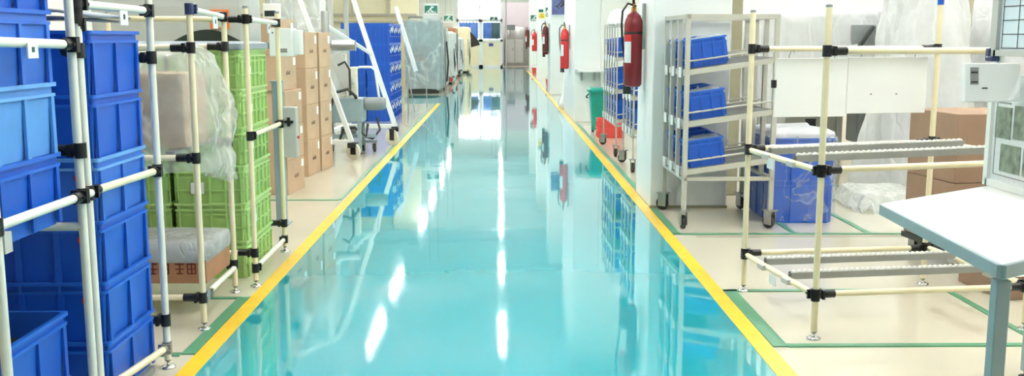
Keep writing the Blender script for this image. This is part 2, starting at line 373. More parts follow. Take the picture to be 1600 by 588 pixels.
# folded grey sheets on top of that stack
for k,(dx,rot,tl) in enumerate(((0,0.04,-0.12),(0.03,-0.06,-0.15))):
    m=MB();g=[]
    for i in range(9):
        row=[]
        for j in range(7): u=i/8-.5;v=j/6-.5;row.append((u*0.5,v*0.3,0.01*math.sin(u*5+k)+0.004*fbm((u*6,v*6,k))))
        g.append(row)
    m.loft(g,cap=False,closed=False);o=m.build('folded_sheet','lidgrey');s=o.modifiers.new('s','SOLIDIFY');s.thickness=0.008
    o.location=(PX-0.29+dx,3.54,1.365+0.022*k);o.rotation_euler=(0,0.06,rot);tag(o,('lower' if k==0 else 'upper')+' crumpled grey cover sheet on top of the tall blue stack','cover sheet','grey cover sheets')
# green crates
cr=None
for c,(cx,nm) in enumerate(((-1.565,'stack nearer the aisle'),(-1.975,'stack farther from the aisle'))):
    for i in range(6):
        lb='%s lime green crate of the %s'%(words(i,6),nm)
        if cr is None: cr=make_tote(0.395,0.6,0.213,lb,'green','green_rim',4,6,True,loc=(cx,5.55,0),group='lime green crates',name='storage_crate')
        else: copy_tree(cr,(cx,5.55,0.2055*i),0,lb,'lime green crates')
KIDS.clear()
for o in [q for q in C.objects if q.name.startswith('storage_crate') and q.parent is None and abs(q.location.x+1.565)<.01]:
    i=round(o.location.z/.2055)
    if i in (1,3,4,5): MB().box(.192,.197,-.16,-.09,.08,.12).build('sticker','paper' if i!=3 else 'card',o)
    if i in (3,5): MB().box(.1925,.1975,-.14,-.1,.125,.14).build('sticker','red',o)
    if i==2: MB().box(-.1,-.03,-.297,-.29,.06,.12).build('sticker','card',o)
m=MB();m.loft([rrect(-0.41,0.41,-0.31,0.31,0,0.02),rrect(-0.41,0.41,-0.31,0.31,0.03,0.02),rrect(-0.36,0.36,-0.27,0.27,0.042,0.02)],smooth=False)
o=m.build('crate_cover','lidgrey');o.location=(-1.77,5.55,1.242);tag(o,'flat blue grey cover lying on the green crates','cover')
# ================================================================== PIPE RACKS
def pipe(mb,p,q,r=0.014): mb.tube([p,q],r,12)
def joint(par,p,d,L=0.075,m='black'):
    """clamp joint: a sleeve round the post plus a sleeve along direction d"""
    b=MB();p=Vector(p);d=Vector(d).normalized()
    b.tube([p-Vector((0,0,0.024)),p+Vector((0,0,0.024))],0.0195,12);b.tube([p,p+d*L],0.0185,12)
    s=d.cross(Vector((0,0,1))).normalized()
    b.bar(p+d*0.028+Vector((0,0,-0.02)),p+d*0.028+Vector((0,0,0.02)),0.012,0.05,s)
    b.tube([p+d*0.045-s*0.024,p+d*0.045+s*0.024],0.005,6)
    return b.build('joint',m,par)
def post(par,x,y,zt,m='ivory',zb=0.0,foot=True):
    b=MB();pipe(b,(x,y,zb+0.035 if foot else zb),(x,y,zt));o=b.build('post',m,par)
    MB().lathe([(0.0145,0),(0.015,0.006),(0.012,0.012)],(x,y,zt-0.004),12).build('end_cap','grey_d',o)
    if foot: MB().lathe([(0.03,0),(0.03,0.006),(0.012,0.014),(0.006,0.016),(0.006,0.03),(0.013,0.03),(0.013,0.045)],(x,y,zb),16).build('levelling_foot','chrome',o)
    return o
def rail(par,p,q,m='ivory'):
    b=MB();pipe(b,p,q);return b.build('rail',m,par)
def card(par,p,w=0.055,h=0.04,ax='y',rz=0.0):
    b=MB();t=0.002
    b.m=Matrix.Translation(p)@Matrix.Rotation(rz,4,'Z')
    if ax=='y': b.box(-t,t,-w/2,w/2,-h,0)
    else: b.box(-w/2,w/2,-t,t,-h,0)
    o=b.build('label_card','card',par)
    c=MB();c.m=b.m
    if ax=='y': c.box(t,t+.001,-.008,.008,-h*.6,-h*.25)
    else: c.box(-.008,.008,-t-.001,-t,-h*.6,-h*.25)
    c.build('print','dot',o);return o
Xp=-1.325
# rack 0
r=thing('pipe_rack','white pipe rack at far left holding the nearest blue totes','pipe rack',(0,0,0),0,'left pipe racks')
for (x,y) in ((Xp,2.555),(Xp-0.66,2.555),(Xp-0.66,3.10)): post(r,x,y,1.70 if y>3 else 1.6,'white_pipe')
post(r,Xp-.007,3.105,1.75,'white_pipe')
rail(r,(Xp,1.95,1.305),(Xp,3.105,1.281),'white_pipe');joint(r,(Xp,3.105,1.281),(0,-1,0.02))
rail(r,(Xp,1.95,0.812),(Xp,3.16,0.806),'white_pipe');joint(r,(Xp,3.105,0.806),(0,-1,0));joint(r,(Xp,2.555,0.81),(0,-1,0))
rail(r,(Xp,3.105,0.95),(Xp-0.66,3.105,0.95),'white_pipe');joint(r,(Xp,3.105,0.95),(-1,0,0),0.085)
for y in (2.555,3.105): rail(r,(Xp,y,0.705),(Xp-0.66,y,0.705),'white_pipe')
rail(r,(Xp-0.66,2.555,1.5),(Xp-0.66,3.105,1.5),'white_pipe')
for x in (-1.5,-1.8): MB().box(x-.02,x+.02,2.56,3.1,0.716,0.731).build('roller_track','track',r)
joint(r,(Xp,3.105,1.5),(0,-1,0))
card(r,(Xp+0.02,2.79,1.287),0.06,0.042)
MB().box(Xp-0.03,Xp+0.018,2.56,2.6,0.735,0.79).build('bracket','grey',r)
# rack 1
r=thing('pipe_rack','white pipe rack around the tall blue tote stack','pipe rack',(0,0,0),0,'left pipe racks')
post(r,Xp-.01,3.165,1.62,'white_pipe');post(r,Xp,3.79,1.66,'white_pipe');post(r,Xp-0.68,3.79,1.6,'white_pipe');post(r,Xp-0.68,3.175,1.6,'white_pipe')
rail(r,(Xp-.01,3.165,1.408),(Xp,3.79,1.403),'white_pipe')
joint(r,(Xp-.01,3.165,1.408),(0,1,0),0.06);joint(r,(Xp,3.79,1.403),(0,-1,0),0.06);joint(r,(Xp-.01,3.165,1.37),(0,0.2,-1),0.04)
joint(r,(Xp-.01,3.165,1.262),(-1,0,0),0.05)
rail(r,(Xp-.01,3.165,0.805),(Xp,3.79,0.795));joint(r,(Xp-.01,3.165,0.805),(0,1,0));joint(r,(Xp,3.79,0.795),(0,-1,0),0.05)
rail(r,(Xp-.01,3.165,0.13),(Xp,3.79,0.085));joint(r,(Xp,3.79,0.085),(0,-1,0),0.05,'steel');joint(r,(Xp-.01,3.165,0.13),(0,1,0),0.05)
rail(r,(Xp,3.79,1.228),(Xp-0.68,3.79,1.228),'white_pipe');joint(r,(Xp,3.79,1.228),(-1,0,0),0.09)
rail(r,(Xp,3.79,0.197),(Xp-0.68,3.79,0.197),'white_pipe');joint(r,(Xp,3.79,0.197),(-1,0,0),0.09)
card(r,(Xp+0.02,3.48,1.395),0.07,0.05)
# rack 2
r=thing('pipe_rack','ivory pipe rack holding the plastic bagged carton','pipe rack',(0,0,0),0,'left pipe racks')
post(r,Xp-.01,4.31,1.425);post(r,Xp-.045,4.97,1.42);post(r,Xp-0.78,4.31,1.42);post(r,Xp-0.78,4.97,1.42)
rail(r,(Xp-.01,4.31,1.425),(Xp-.045,4.97,1.405),'white_pipe');joint(r,(Xp-.01,4.31,1.425),(0,1,0),0.05,'navy');joint(r,(Xp-.045,4.97,1.405),(0,-1,0),0.04)
for y,x in ((4.31,Xp-.01),(4.97,Xp-.045)):
    for z in (1.26,0.78,0.149):
        rail(r,(x,y,z),(Xp-0.78,y,z));joint(r,(x,y,z),(-1,0,0),0.085)
rail(r,(Xp-.01,4.31,0.15),(Xp-.045,4.97,0.13),'white_pipe');joint(r,(Xp-.01,4.36,0.15),(0,1,0),0.05,'steel')
for x in (-1.45,-1.62,-1.79,-1.96):
    MB().box(x-.02,x+.02,4.31,4.97,0.794,0.806).build('roller_track','track',r)
card(r,(Xp,4.66,1.40),0.07,0.055)
# rack 3
r=thing('pipe_rack','ivory pipe rack in front of the green crates','pipe rack',(0,0,0),0,'left pipe racks')
post(r,Xp+.032,5.09,1.455);post(r,Xp,5.95,1.45);post(r,Xp-1.0,5.09,1.45);post(r,Xp-1.0,5.95,1.45)
rail(r,(Xp+.032,5.09,1.397),(Xp,5.95,1.39),'white_pipe');joint(r,(Xp+.032,5.09,1.397),(0,1,0),0.06);joint(r,(Xp,5.95,1.39),(0,-1,0),0.05)
rail(r,(Xp+.032,5.09,1.397),(Xp-1.0,5.09,1.40));joint(r,(Xp+.032,5.09,1.397),(-1,0,0),0.085)
rail(r,(Xp+.032,5.09,0.80),(Xp,5.95,0.79));joint(r,(Xp+.032,5.09,0.80),(0,1,0),0.05);joint(r,(Xp,5.95,0.79),(0,-1,0),0.04)
rail(r,(Xp+.032,5.09,0.183),(Xp-1.0,5.09,0.183));joint(r,(Xp+.032,5.09,0.183),(-1,0,0),0.085)
rail(r,(Xp,5.95,0.18),(Xp-1.0,5.95,0.18));joint(r,(Xp,5.95,0.18),(-1,0,0),0.1)
rail(r,(Xp+.032,5.09,0.10),(Xp,5.95,0.08),'white_pipe');joint(r,(Xp+.032,5.09,0.10),(0,1,0),0.05);joint(r,(Xp,5.95,0.08),(0,-1,0),0.05)
card(r,(Xp+.03,5.6,1.38),0.06,0.05)

# ================================================================== CARTONS
def carton(name,label,w,d,h,loc,rz=0,m='kraft',group=None,marks=True,labelpatch=True,side='x'):
    t=thing(name,label,'cardboard box',loc,rz,group);X,Y=w/2,d/2
    MB().box(-X,X,-Y,Y,0,h).build('body',m,t,0.004)
    tp=MB();tp.box(-0.025,0.025,-Y-.0006,Y+.0006,h,h+.0008);tp.box(-0.025,0.025,-Y-.001,-Y,h-0.06,h);tp.build('tape','tape',t)
    if marks:
        k=MB()
        for i in range(4):
            a=-0.05+0.03*i
            if side=='x': k.box(X,X+.001,a,a+.018,h*.42,h*.42+.035 if i%2 else h*.42+.025)
            else: k.box(a,a+.018,-Y-.001,-Y,h*.42,h*.42+.03)
        k.build('printed_mark','ink',t)
    if labelpatch:
        if side=='x': MB().box(X,X+.0015,Y*0.62,Y*0.9,h*.68,h*.9).build('sticker','paper',t)
        else: MB().box(X*.5,X*.8,-Y-.0015,-Y,h*.6,h*.85).build('sticker','paper',t)
    return t
zz=0
for i,(h,dx,dy) in enumerate(((0.285,0,0),(0.29,0.0,0.0),(0.295,-0.005,0.005),(0.30,-0.04,-0.02),(0.29,-0.05,-0.02))):
    carton('carton','%s brown carton of the single column beside the grey switch post'%words(i,5),0.42,0.5,h-0.002,(-1.96+dx,8.42+dy,zz),-0.08,group='brown cartons by the aisle');zz+=h
for c,dy in enumerate((0,0.42)):
    for i in range(4):
        rz=-0.1
        carton('carton','%s brown carton of the %s column beside the white lifting frame'%(words(i,4),('nearer','farther')[c]),0.5,0.40,0.338,(-2.045+dy*0.13,9.5+dy,0.34*i),rz,group='brown cartons by the aisle')
# bubble wrapped carton on the low shelf
t=thing('wrapped_carton','low brown carton topped with bubble wrap on the bottom shelf','cardboard box',(-1.672,4.70,0.165),0.0)
MB().box(-0.3,0.3,-0.2,0.2,0,0.14).build('body','kraft_r',t,0.004)
for g,x in enumerate((0.03,0.085,0.155,0.21)):
    z=0.045;w=0.042;k=MB()
    k.box(x,x+w,-.2015,-.2,z+.045,z+.051);k.box(x,x+w,-.2015,-.2,z+.022,z+.027);k.box(x+.006,x+w-.006,-.2015,-.2,z,z+.005);k.box(x+w*.45,x+w*.6,-.2015,-.2,z,z+.058)
    if g%2: k.box(x,x+.006,-.2015,-.2,z,z+.045);k.box(x+w-.006,x+w,-.2015,-.2,z,z+.045)
    k.build('printed_character','redink',t)
g=[];N=48
for v,(sc,z) in enumerate(((1.0,0.10),(1.02,0.125),(1.02,0.16),(1.0,0.185),(0.9,0.195),(0.6,0.2),(0.25,0.2),(0.02,0.2))):
    row=[]
    for p in rrect(-0.305*sc,0.305*sc,-0.205*sc,0.205*sc,z,0.03*max(sc,.1),11):
        d=fbm((p[0]*9,p[1]*9,z*9))*0.008;row.append((p[0]*(1+d*1.5),p[1]*(1+d*1.5),p[2]+d))
    g.append(row)
MB().loft(g,cap=False).build('bubble_wrap','bubble',t)
# bagged cartons on the middle shelf
carton('carton','large tan carton inside the plastic bag on the middle shelf',0.4,0.36,0.335,(-1.62,4.62,0.808),0.0,'kraft',side='y',labelpatch=False,marks=True)
def bag():
    """loose bag: billowing closed skin over the carton, spilling out toward the aisle"""
    m=MB();rows=[];N=90
    prof=[(0.02,1.255),(0.35,1.275),(0.7,1.262),(0.92,1.22),(1.0,1.15),(1.03,1.06),(1.05,0.97),(1.06,0.88),(1.02,0.815),(1.0,0.77),(0.98,0.70)]
    for i in range(60):
        s=i/59*(len(prof)-1);a=int(min(s,len(prof)-2));f=s-a
        sc=prof[a][0]*(1-f)+prof[a+1][0]*f;z=prof[a][1]*(1-f)+prof[a+1][1]*f;row=[]
        for j in range(N):
            t=2*PI*j/N;c,q=math.cos(t),math.sin(t);e=0.45
            x=0.235*sc*math.copysign(abs(c)**e,c);y=0.24*sc*math.copysign(abs(q)**e,q)
            hz=(1.27-z)/0.5
            if c>0: x+=0.055*sc*c*min(1,hz*1.6)*(0.6+0.4*math.sin(2.2*q+0.6))
            fo=fbm((x*3.0,y*3.0,z*2.0),1.4)*0.04*min(1,sc*1.3)-abs(fbm((x*4+z*2.5,y*4,z*3)))*0.05*sc+0.02
            r=1+fo/0.25
            zz=z+0.02*fbm((x*6,y*6,z*3))*sc
            if c>0.2 and hz>0.8: zz-=0.12*(hz-0.8)/0.4*max(0,math.sin(q*2+0.5))
            row.append((-1.60+x*r,4.635+y*(0.98 if abs(q)<2 else r),zz))
        rows.append(row)
    m.loft(rows,cap=False);return m
o=bag().build('plastic_bag','filmc');tag(o,'large crumpled translucent bag draped over the shelf carton','plastic bag')

# ================================================================== LEFT MACHINES, MID DISTANCE
t=thing('machine_housing','large light grey machine housing with dark arched slot and orange emblem','machine',(0,0,0))
m=MB();m.loft([rrect(-2.6,-1.6,6.35,6.74,0.0,0.05),rrect(-2.6,-1.6,6.35,6.74,1.5,0.05),rrect(-2.55,-1.62,6.40,6.74,2.1,0.05)],smooth=False);m.build('body','grey',t,0.01)
a=MB();pts=[]
for k in range(25):
    u=k/24;pts.append((-2.08+0.44*u,1.28+0.075*math.sin(PI*u)))
n=len(pts);vs=[(x,6.345,z) for x,z in pts]+[(x,6.38,z) for x,z in pts]
a.add(vs,[tuple(range(n)),tuple(reversed(range(n,2*n)))]+[(i,i+n,(i+1)%n+n,(i+1)%n) for i in range(n)]);a.build('arched_slot','dark',t)
e=MB();e.box(-1.835,-1.715,6.335,6.352,1.36,1.48);eo=e.build('emblem','orange',t)
MB().lathe([(0.052,0),(0.052,0.006),(0.001,0.006)],(-1.775,6.329,1.42),24,'y').build('disc','grey',eo)
eo.rotation_euler=(0,0,0)
t2=thing('control_box','white electrical box with a small vent on its lower corner','electrical box',(-1.345,6.50,1.185))
MB().box(-0.145,0.0,-0.06,0.1,0,0.18).build('body','white',t2,0.004);MB().box(0.0,0.045,0.0,0.1,0.01,0.17).build('side_cover','white',t2,0.004)
MB().box(-0.08,-0.03,-0.062,-0.06,0.025,0.05).build('vent','greyink',t2);MB().lathe([(0.005,0),(0.005,0.004)],(-0.12,-0.064,0.15),10,'y').build('indicator','black',t2)
MB().box(-0.27,-0.14,0.02,0.06,0.05,0.09).build('support_arm','grey_d',t2,0.003)
t=thing('switch_post','grey steel post carrying a grey rotary switch box','switch post',(-1.545,6.86,0))
m=MB();m.box(-0.035,0.035,-0.01,0.0,0,1.0);m.box(-0.035,-0.028,0,0.05,0,1.0);m.box(0.028,0.035,0,0.05,0,1.0);m.build('channel_post','grey_b',t,0.002)
MB().box(-0.06,0.06,-0.06,0.08,0,0.012).build('base_plate','grey_b',t,0.003)
MB().box(-0.045,0.045,-0.02,0.06,1.0,1.01).build('cap','grey_b',t)
s=MB().box(0.036,0.135,-0.06,0.03,0.48,0.83).build('switch_box','grey',t,0.006)
m=MB();m.m=Matrix.Translation((0.088,-0.062,0.73));m.box(-0.03,0.03,-0.012,0,-0.009,0.009);m.box(-0.009,0.009,-0.014,0,-0.03,0.03);m.build('rotary_handle','black',s)
MB().lathe([(0.009,0),(0.009,0.012)],(0.136,-0.02,0.62),10,'x').build('button','red',s)
# rear machine row (grey frames seen over the racks)
def frame_machine(label,x0,x1,y0,y1,zt,seed,name='process_machine'):
    rnd=random.Random(seed);t=thing(name,label,'machine',((x0+x1)/2,(y0+y1)/2,0));w=(x1-x0)/2;d=(y1-y0)/2
    MB().box(-w,w,-d,d,0,zt*0.55).build('cabinet','grey',t,0.01)
    f=MB()
    for sx in(-1,1):
        for sy in(-1,1): f.box(sx*w-.03,sx*w+.03,sy*d-.03,sy*d+.03,0,zt)
    f.box(-w,w,-d-.03,-d+.03,zt-.06,zt);f.box(-w,w,d-.03,d+.03,zt-.06,zt);f.box(-w-.03,-w+.03,-d,d,zt-.06,zt);f.box(w-.03,w+.03,-d,d,zt-.06,zt)
    f.build('frame','grey',t)
    MB().box(-w+.03,w-.03,-d+.05,-d+.058,zt*.55,zt-.06).build('guard_sheet','filmc',t)
    for k in range(5):
        x=-w+.15+(2*w-.3)*k/4
        MB().tube([(x,0,zt*.55),(x,0,zt*.7),(x+rnd.uniform(-.1,.1),-d*.5,zt*.85),(x,-d*.5,zt-.05)],rnd.choice((.012,.025,.04)),10).build('pipe',rnd.choice(('steel','white','grey_d')),t)
    for k in range(3):
        x=rnd.uniform(-w*.8,w*.6);z=zt*rnd.uniform(.6,.85)
        MB().box(x,x+.16,-d*.9,-d*.6,z,z+.18).build('junction_box',rnd.choice(('white','grey_d','grey')),t,0.005)
    MB().box(-w*.3,w*.1,-d-.012,-d,zt*.35,zt*.48).build('display','screen',t)
    return t
frame_machine('grey framed machine with clear guard sheets behind the cartons',-2.98,-2.18,12.9,14.2,2.6,3)
frame_machine('grey framed machine with pipes at the back of the left side',-4.3,-3.1,12.6,13.8,2.8,4)
frame_machine('grey machine seen between the posts at upper left',-4.6,-3.2,6.6,8.0,2.3,5)
frame_machine('pale machine with pipes behind the single carton column',-3.3,-2.6,9.6,10.6,2.4,6)
t=thing('process_monitor','small white monitor with dark screen above the cartons','monitor',(-1.98,8.75,0))
MB().box(-0.09,0.06,0.0,0.05,1.47,1.6).build('case','white',t,0.006);MB().box(-0.075,0.02,-0.003,0,1.49,1.54).build('screen','screen',t);MB().tube([(-0.02,0.04,0),(-0.02,0.04,1.47)],0.02,10).build('pole','white',t);MB().lathe([(0.14,0),(0.14,0.02),(0.02,0.04)],(-0.02,0.15,0)).build('base','grey_d',t)
# castor
def castor(par,x,y,r=0.05,wm='rubber',zt=0.13,rz=0.0,name='castor'):
    e=MB();e.m=Matrix.Translation((x,y,0))@Matrix.Rotation(rz,4,'Z')
    e.box(-0.035,0.035,-0.04,0.04,zt-.008,zt);e.box(-.024,-.019,-.03,.035,r*.6,zt-.006);e.box(.019,.024,-.03,.035,r*.6,zt-.006)
    f=e.build(name,'steel' if wm=='rubber' else 'black',par)
    w=MB();w.m=e.m@Matrix.Translation((0,0.012,0));w.lathe([(0.001,-.016),(r*.45,-.016),(r*.5,-.011),(r*.92,-.014),(r,-.008),(r,.008),(r*.92,.014),(r*.5,.011),(r*.45,.016),(0.001,.016)],(0,0,r),24,'x')
    w.build('wheel',wm,f);return f
# white lifting frame (mobile A frame)
t=thing('lifting_frame','white square tube mobile lifting frame on two big castors','lifting frame')
A0=Vector((-1.60,10.6,0.19));A1=Vector((-2.28,10.6,2.2));B0=Vector((-1.30,12.2,0.22));B1=Vector((-2.0,12.35,2.4))
MB().bar(A0,A1,0.05,0.05,(0,1,0)).build('leg','white',t,0.004);MB().bar(B0,B1,0.055,0.055,(0,1,0)).build('leg','white',t,0.004)
Bm=B0+(B1-B0)*((1.11-0.22)/(2.18))
MB().bar(Bm,(-2.05,11.7,1.46),0.04,0.05,(0,1,0)).build('brace','white',t,0.004)
MB().box(-2.1,-2.04,11.66,11.72,1.4,2.4).build('mast','white',t,0.004)
MB().bar(A0,(-2.15,10.62,0.19),0.05,0.05).build('base_bar','white',t,0.004);MB().bar(B0,(-1.95,12.25,0.22),0.05,0.05).build('base_bar','white',t,0.004)
MB().bar((-2.1,10.62,0.19),(-1.93,12.25,0.22),0.05,0.05).build('base_bar','white',t,0.004)
MB().bar(A1,(-2.07,11.7,2.38),0.05,0.05).build('top_bar','white',t,0.004);MB().bar(B1,(-2.07,11.7,2.38),0.05,0.05).build('top_bar','white',t,0.004)
castor(t,-1.58,10.62,0.09,'wheel',0.185,1.15);castor(t,-1.32,12.1,0.095,'wheel',0.2,1.1);castor(t,-2.12,10.66,0.06,'wheel',0.165,0.2);castor(t,-1.93,12.22,0.06,'wheel',0.195,0.2)
for p in ((-1.60,10.58,0.2),(-1.30,12.16,0.23)):
    MB().box(p[0]-.045,p[0]+.045,p[1]-.03,p[1]+.05,p[2]-.07,p[2]-.01).build('brake_housing','black',t,0.01)
# pump cart
t=thing('vacuum_cart','grey pump cart with bellows duct, tilted panel and handle loop','machine cart',(-1.72,11.35,0))
MB().box(-0.27,0.17,-0.25,0.1,0.36,0.63).build('body','grey_b',t,0.012)
MB().lathe([(0.001,-.0),(0.07,0),(0.075,0.02),(0.075,0.2),(0.06,0.24),(0.001,0.245)],(0.17,-0.05,0.56),20,'x').build('motor','grey_d',t)
hp=[(0.05,0.0,0.6),(0.05,0.0,0.92),(0.075,0.0,0.96),(0.12,0.0,0.975),(0.25,0.0,0.975),(0.29,0.0,0.94),(0.33,0.02,0.62)]
MB().tube(hp,0.014,10).build('handle_loop','white',t)
m=MB();m.bar((-0.15,-0.1,1.13),(0.0,-0.1,0.76),0.05,0.15,(1,0,0));m.build('tilted_panel','grey',t,0.01)
MB().box(-0.12,-0.04,0.0,0.1,0.63,1.12).build('column','wheel',t,0.01)
MB().box(0.01,0.09,-0.06,0.04,0.63,0.98).build('column','wheel',t,0.012)
pr=[]
for k in range(22): pr.append((0.055+(0.008 if k%2 else 0),-0.17+k*0.013))
MB().lathe(pr,(-0.02,-0.05,1.22),20,'x').build('bellows_duct','steel',t)
MB().tube([(-0.19,-0.05,1.22),(-0.25,-0.05,1.25),(-0.26,-0.05,1.35),(-0.26,-0.02,1.6)],0.045,12).build('elbow','steel',t)
MB().tube([(-0.2,-0.28,0.2),(-0.19,-0.3,0.5),(-0.12,-0.3,0.7),(0.02,-0.3,0.74),(0.1,-0.28,0.66),(0.1,-0.2,0.62)],0.018,8).build('hose','rubber',t)
MB().tube([(-0.1,-0.18,1.0),(-0.02,-0.2,1.04),(0.03,-0.2,0.95),(0.03,-0.18,0.66)],0.014,8).build('hose','rubber',t)
MB().tube([(0.12,-0.1,0.36),(0.15,-0.12,0.2),(0.26,-0.1,0.16),(0.34,-0.05,0.26),(0.3,0,0.4)],0.014,8).build('hose','rubber',t)
for x,y in ((0.13,-0.23),(-0.23,-0.23),(0.13,0.07),(-0.23,0.07)): MB().box(x-.022,x+.022,y-.022,y+.022,0.03,0.36).build('leg','grey_b',t);
for x,y in ((0.13,-0.23),(-0.23,-0.23)): MB().lathe([(0.035,0),(0.035,0.01),(0.01,0.02),(0.01,0.035)],(x,y,0),14).build('foot','rubber',t)
castor(t,0.13,0.07,0.045,'rubber',0.1);castor(t,-0.23,0.07,0.045,'rubber',0.1);castor(t,0.27,-0.02,0.05,'rubber',0.12)
MB().bar((0.15,-0.02,0.125),(0.3,-0.02,0.125),0.05,0.03).build('outrigger','grey_b',t)
MB().bar((-0.23,-0.23,0.2),(0.3,-0.1,0.2),0.03,0.04).build('cross_bar','grey_b',t)
MB().tube([(-0.1,-.2,.15),(-.05,-.24,.28),(.08,-.24,.3),(.2,-.2,.2),(.22,-.18,.34)],.016,8).build('hose','dark',t)
MB().lathe([(.001,-.08),(.06,-.08),(.065,.08),(.001,.08)],(-.02,-.05,.24),18,'x').build('filter','grey_d',t)
MB().box(-0.45,-0.28,-0.1,0.15,0.15,0.5).build('pump','grey_d',t,0.02)
# far blue crate stack
bc=None
for ix in (0,1):
    for iy in range(3):
        for k in range(5):
            if ix==0 and iy>0: continue
            lb='%s blue crate, %s column of the block behind the lifting frame'%(words(k,5),('outer left' if ix==0 else ('front right','middle right','rear right')[iy]))
            loc=(-2.295+0.385*ix,15.85+0.61*iy,0.0+0.305*k)
            if bc is None:
                bc=make_tote(0.38,0.6,0.315,lb,'blue','blue_rim',5,6,True,loc=loc,group='blue crates in the tall block')
                for y_,z_ in ((-.22,.2),(-.08,.24),(.04,.22),(.16,.26)):
                    q=MB();q.bar((0.19,y_,z_),(0.19,y_+.09,z_-.035),.012,.035);q.build('white_tag','paper',bc)
            else: copy_tree(bc,loc,0,lb)
# leaning white beam / stand
t=thing('white_stand','leaning white channel beam on thin tripod legs beside the wrapped machine','stand',(-1.62,17.6,0))
MB().bar((-0.21,0,1.85),(0.13,0,0.72),0.07,0.13,(0,1,0)).build('beam','white',t,0.006)
for k in range(4):
    p=Vector((-0.21,0,1.85)).lerp(Vector((0.13,0,0.72)),0.2+0.22*k);MB().box(p.x-.03,p.x+.03,p.y-.05,p.y-.03,p.z-.03,p.z+.03).build('knob','dark',t,0.004)
for q in ((0.0,-0.1,0),(0.12,-0.25,0),(-0.05,0.3,0)): MB().tube([(-0.03,0,0.8),q],0.01,8).build('leg','steel',t)
MB().tube([(0.28,0.3,0.95),(0.3,0.25,0.0)],0.01,8).build('leg','steel',t)
MB().bar((-0.03,0,0.85),(0.3,0.25,0.92),0.02,0.02).build('arm','steel',t)

# ================================================================== DRAPED MACHINES
def drape(name,label,x0,x1,y0,y1,zt,zb,m='filmw',amp=0.04,flare=0.05,seed=0,e=0.25,peak=0.0,cat='plastic sheet',N=120,R=44):
    cx,cy=(x0+x1)/2,(y0+y1)/2;w,d=(x1-x0)/2,(y1-y0)/2;mb=MB();rows=[]
    for i in range(R+1):
        v=i/R;row=[]
        if v<0.35: sc=max(0.01,v/0.35);z=zt+peak*(1-sc)
        else: sc=1;z=zt+(zb-zt)*((v-.35)/.65)
        fall=max(0,(v-.35)/.65)
        for j in range(N):
            t=2*PI*j/N;c,s=math.cos(t),math.sin(t)
            x=w*math.copysign(abs(c)**e,c);y=d*math.copysign(abs(s)**e,s)
            q=fbm((x*2.5+seed,y*2.5,z*0.5))+0.6*fbm((x*6,y*6+seed,z*0.9))
            k=1+flare*fall/min(w,d)
            dr=amp*q*(0.35+0.9*fall)
            nx_,ny_=(c,s)
            zz=z+amp*0.5*fbm((x*3*sc,y*3*sc,seed+1))*(1 if v<0.4 else 0.3)-(0.012 if 0.3<v<0.4 else 0)
            if v>0.97: zz+=0.06*fbm((t*4,seed,2))
            row.append((x*sc*k+nx_*dr*sc,y*sc*k+ny_*dr*sc,zz))
        rows.append(row)
    mb.loft(rows,cap=False);o=mb.build(name,m);o.location=(cx,cy,0);tag(o,label,cat);return o
# left wrapped machine
t=thing('wrapped_machine','big grey machine wrapped in plastic beside the left cross aisle','machine',(-1.83,23.95,0))
MB().box(-0.4,0.4,-0.45,0.9,0.12,1.7).build('body','grey_b',t,0.02);MB().box(-0.4,0.08,-0.47,-0.45,0.75,1.1).build('panel','grey_d',t)
MB().box(-0.38,0.38,-0.4,0.85,0,0.12).build('plinth','dark',t)
for x,z in ((-0.1,0.4),(0.05,0.6),(0.12,0.35)): MB().box(x,x+.05,-.49,-.45,z,z+.06).build('knob','dark',t,0.004)
MB().lathe([(0.035,0),(0.035,0.03)],(-0.02,-0.5,0.78),14,'y').build('stop_button','red',t)
MB().box(0.0,0.35,-0.3,0.3,1.7,1.86).build('top_unit','white',t,0.02)
MB().tube([(-0.35,0,1.7),(-0.35,0,1.82),(0.0,0,1.8)],0.03,10).build('duct','steel',t)
drape('plastic_wrap','clear plastic sheet over the grey machine by the cross aisle',-2.27,-1.40,23.44,24.9,1.75,0.1,'wrapf',0.03,0.02,3,e=0.12)
frame_machine('low pale machine left of the plastic wrapped one',-4.2,-2.6,23.6,25.2,1.5,9)
# signs
def runman(o,m='paper',s=1.0,y=-0.006,cx=0):
    k=MB();k.box(cx-.03*s,cx+.0*s,y,y+.002,0.08*s,.13*s);k.bar((cx,y,.12*s),(cx+.06*s,y,.16*s),.004,.02*s);k.bar((cx-.02*s,y,.09*s),(cx-.07*s,y,.06*s),.004,.02*s);k.bar((cx-.01*s,y,.09*s),(cx+.04*s,y,.05*s),.004,.02*s);k.lathe([(.015*s,0),(.015*s,.002)],(cx+.01*s,y,.155*s),10,'y');k.build('pictogram',m,o)
def sign(label,x,y,z,w,h,hang=True,name='exit_sign',back='signgreen',par=None,ceil=3.9):
    t=thing(name,label,'sign',(x,y,z));MB().box(-w/2,w/2,-.005,.005,0,h).build('board','white' ,t);MB().box(-w/2+.012,w/2-.012,-.007,-.005,.02,h*.82).build('face',back,t)
    runman(t,s=h/0.22,y=-.010)
    k=MB()
    for i in range(7): k.box(-w*.36+i*w*.105,-w*.36+i*w*.105+w*.07,-.009,-.007,.03*h/.22,.055*h/.22)
    k.build('lettering','paper',t)
    if hang: MB().tube([(-w*.3,0,h),(-w*.3,0,HZ-z)],0.004,6).build('hanger','steel',t);MB().tube([(w*.3,0,h),(w*.3,0,HZ-z)],0.004,6).build('hanger','steel',t)
    return t
sign('green hanging sign above the wrapped machine on the left',-1.6,23.3,1.86,0.32,0.24)
sign('smaller green sign behind the first on the left side',-1.52,29.5,1.78,0.28,0.22)
sign('small green exit sign over the far door',-0.27,44.6,2.06,0.36,0.22)
sign('green safety sign on the right pillars near the poster',1.50,30.99,1.95,0.18,0.36,False)
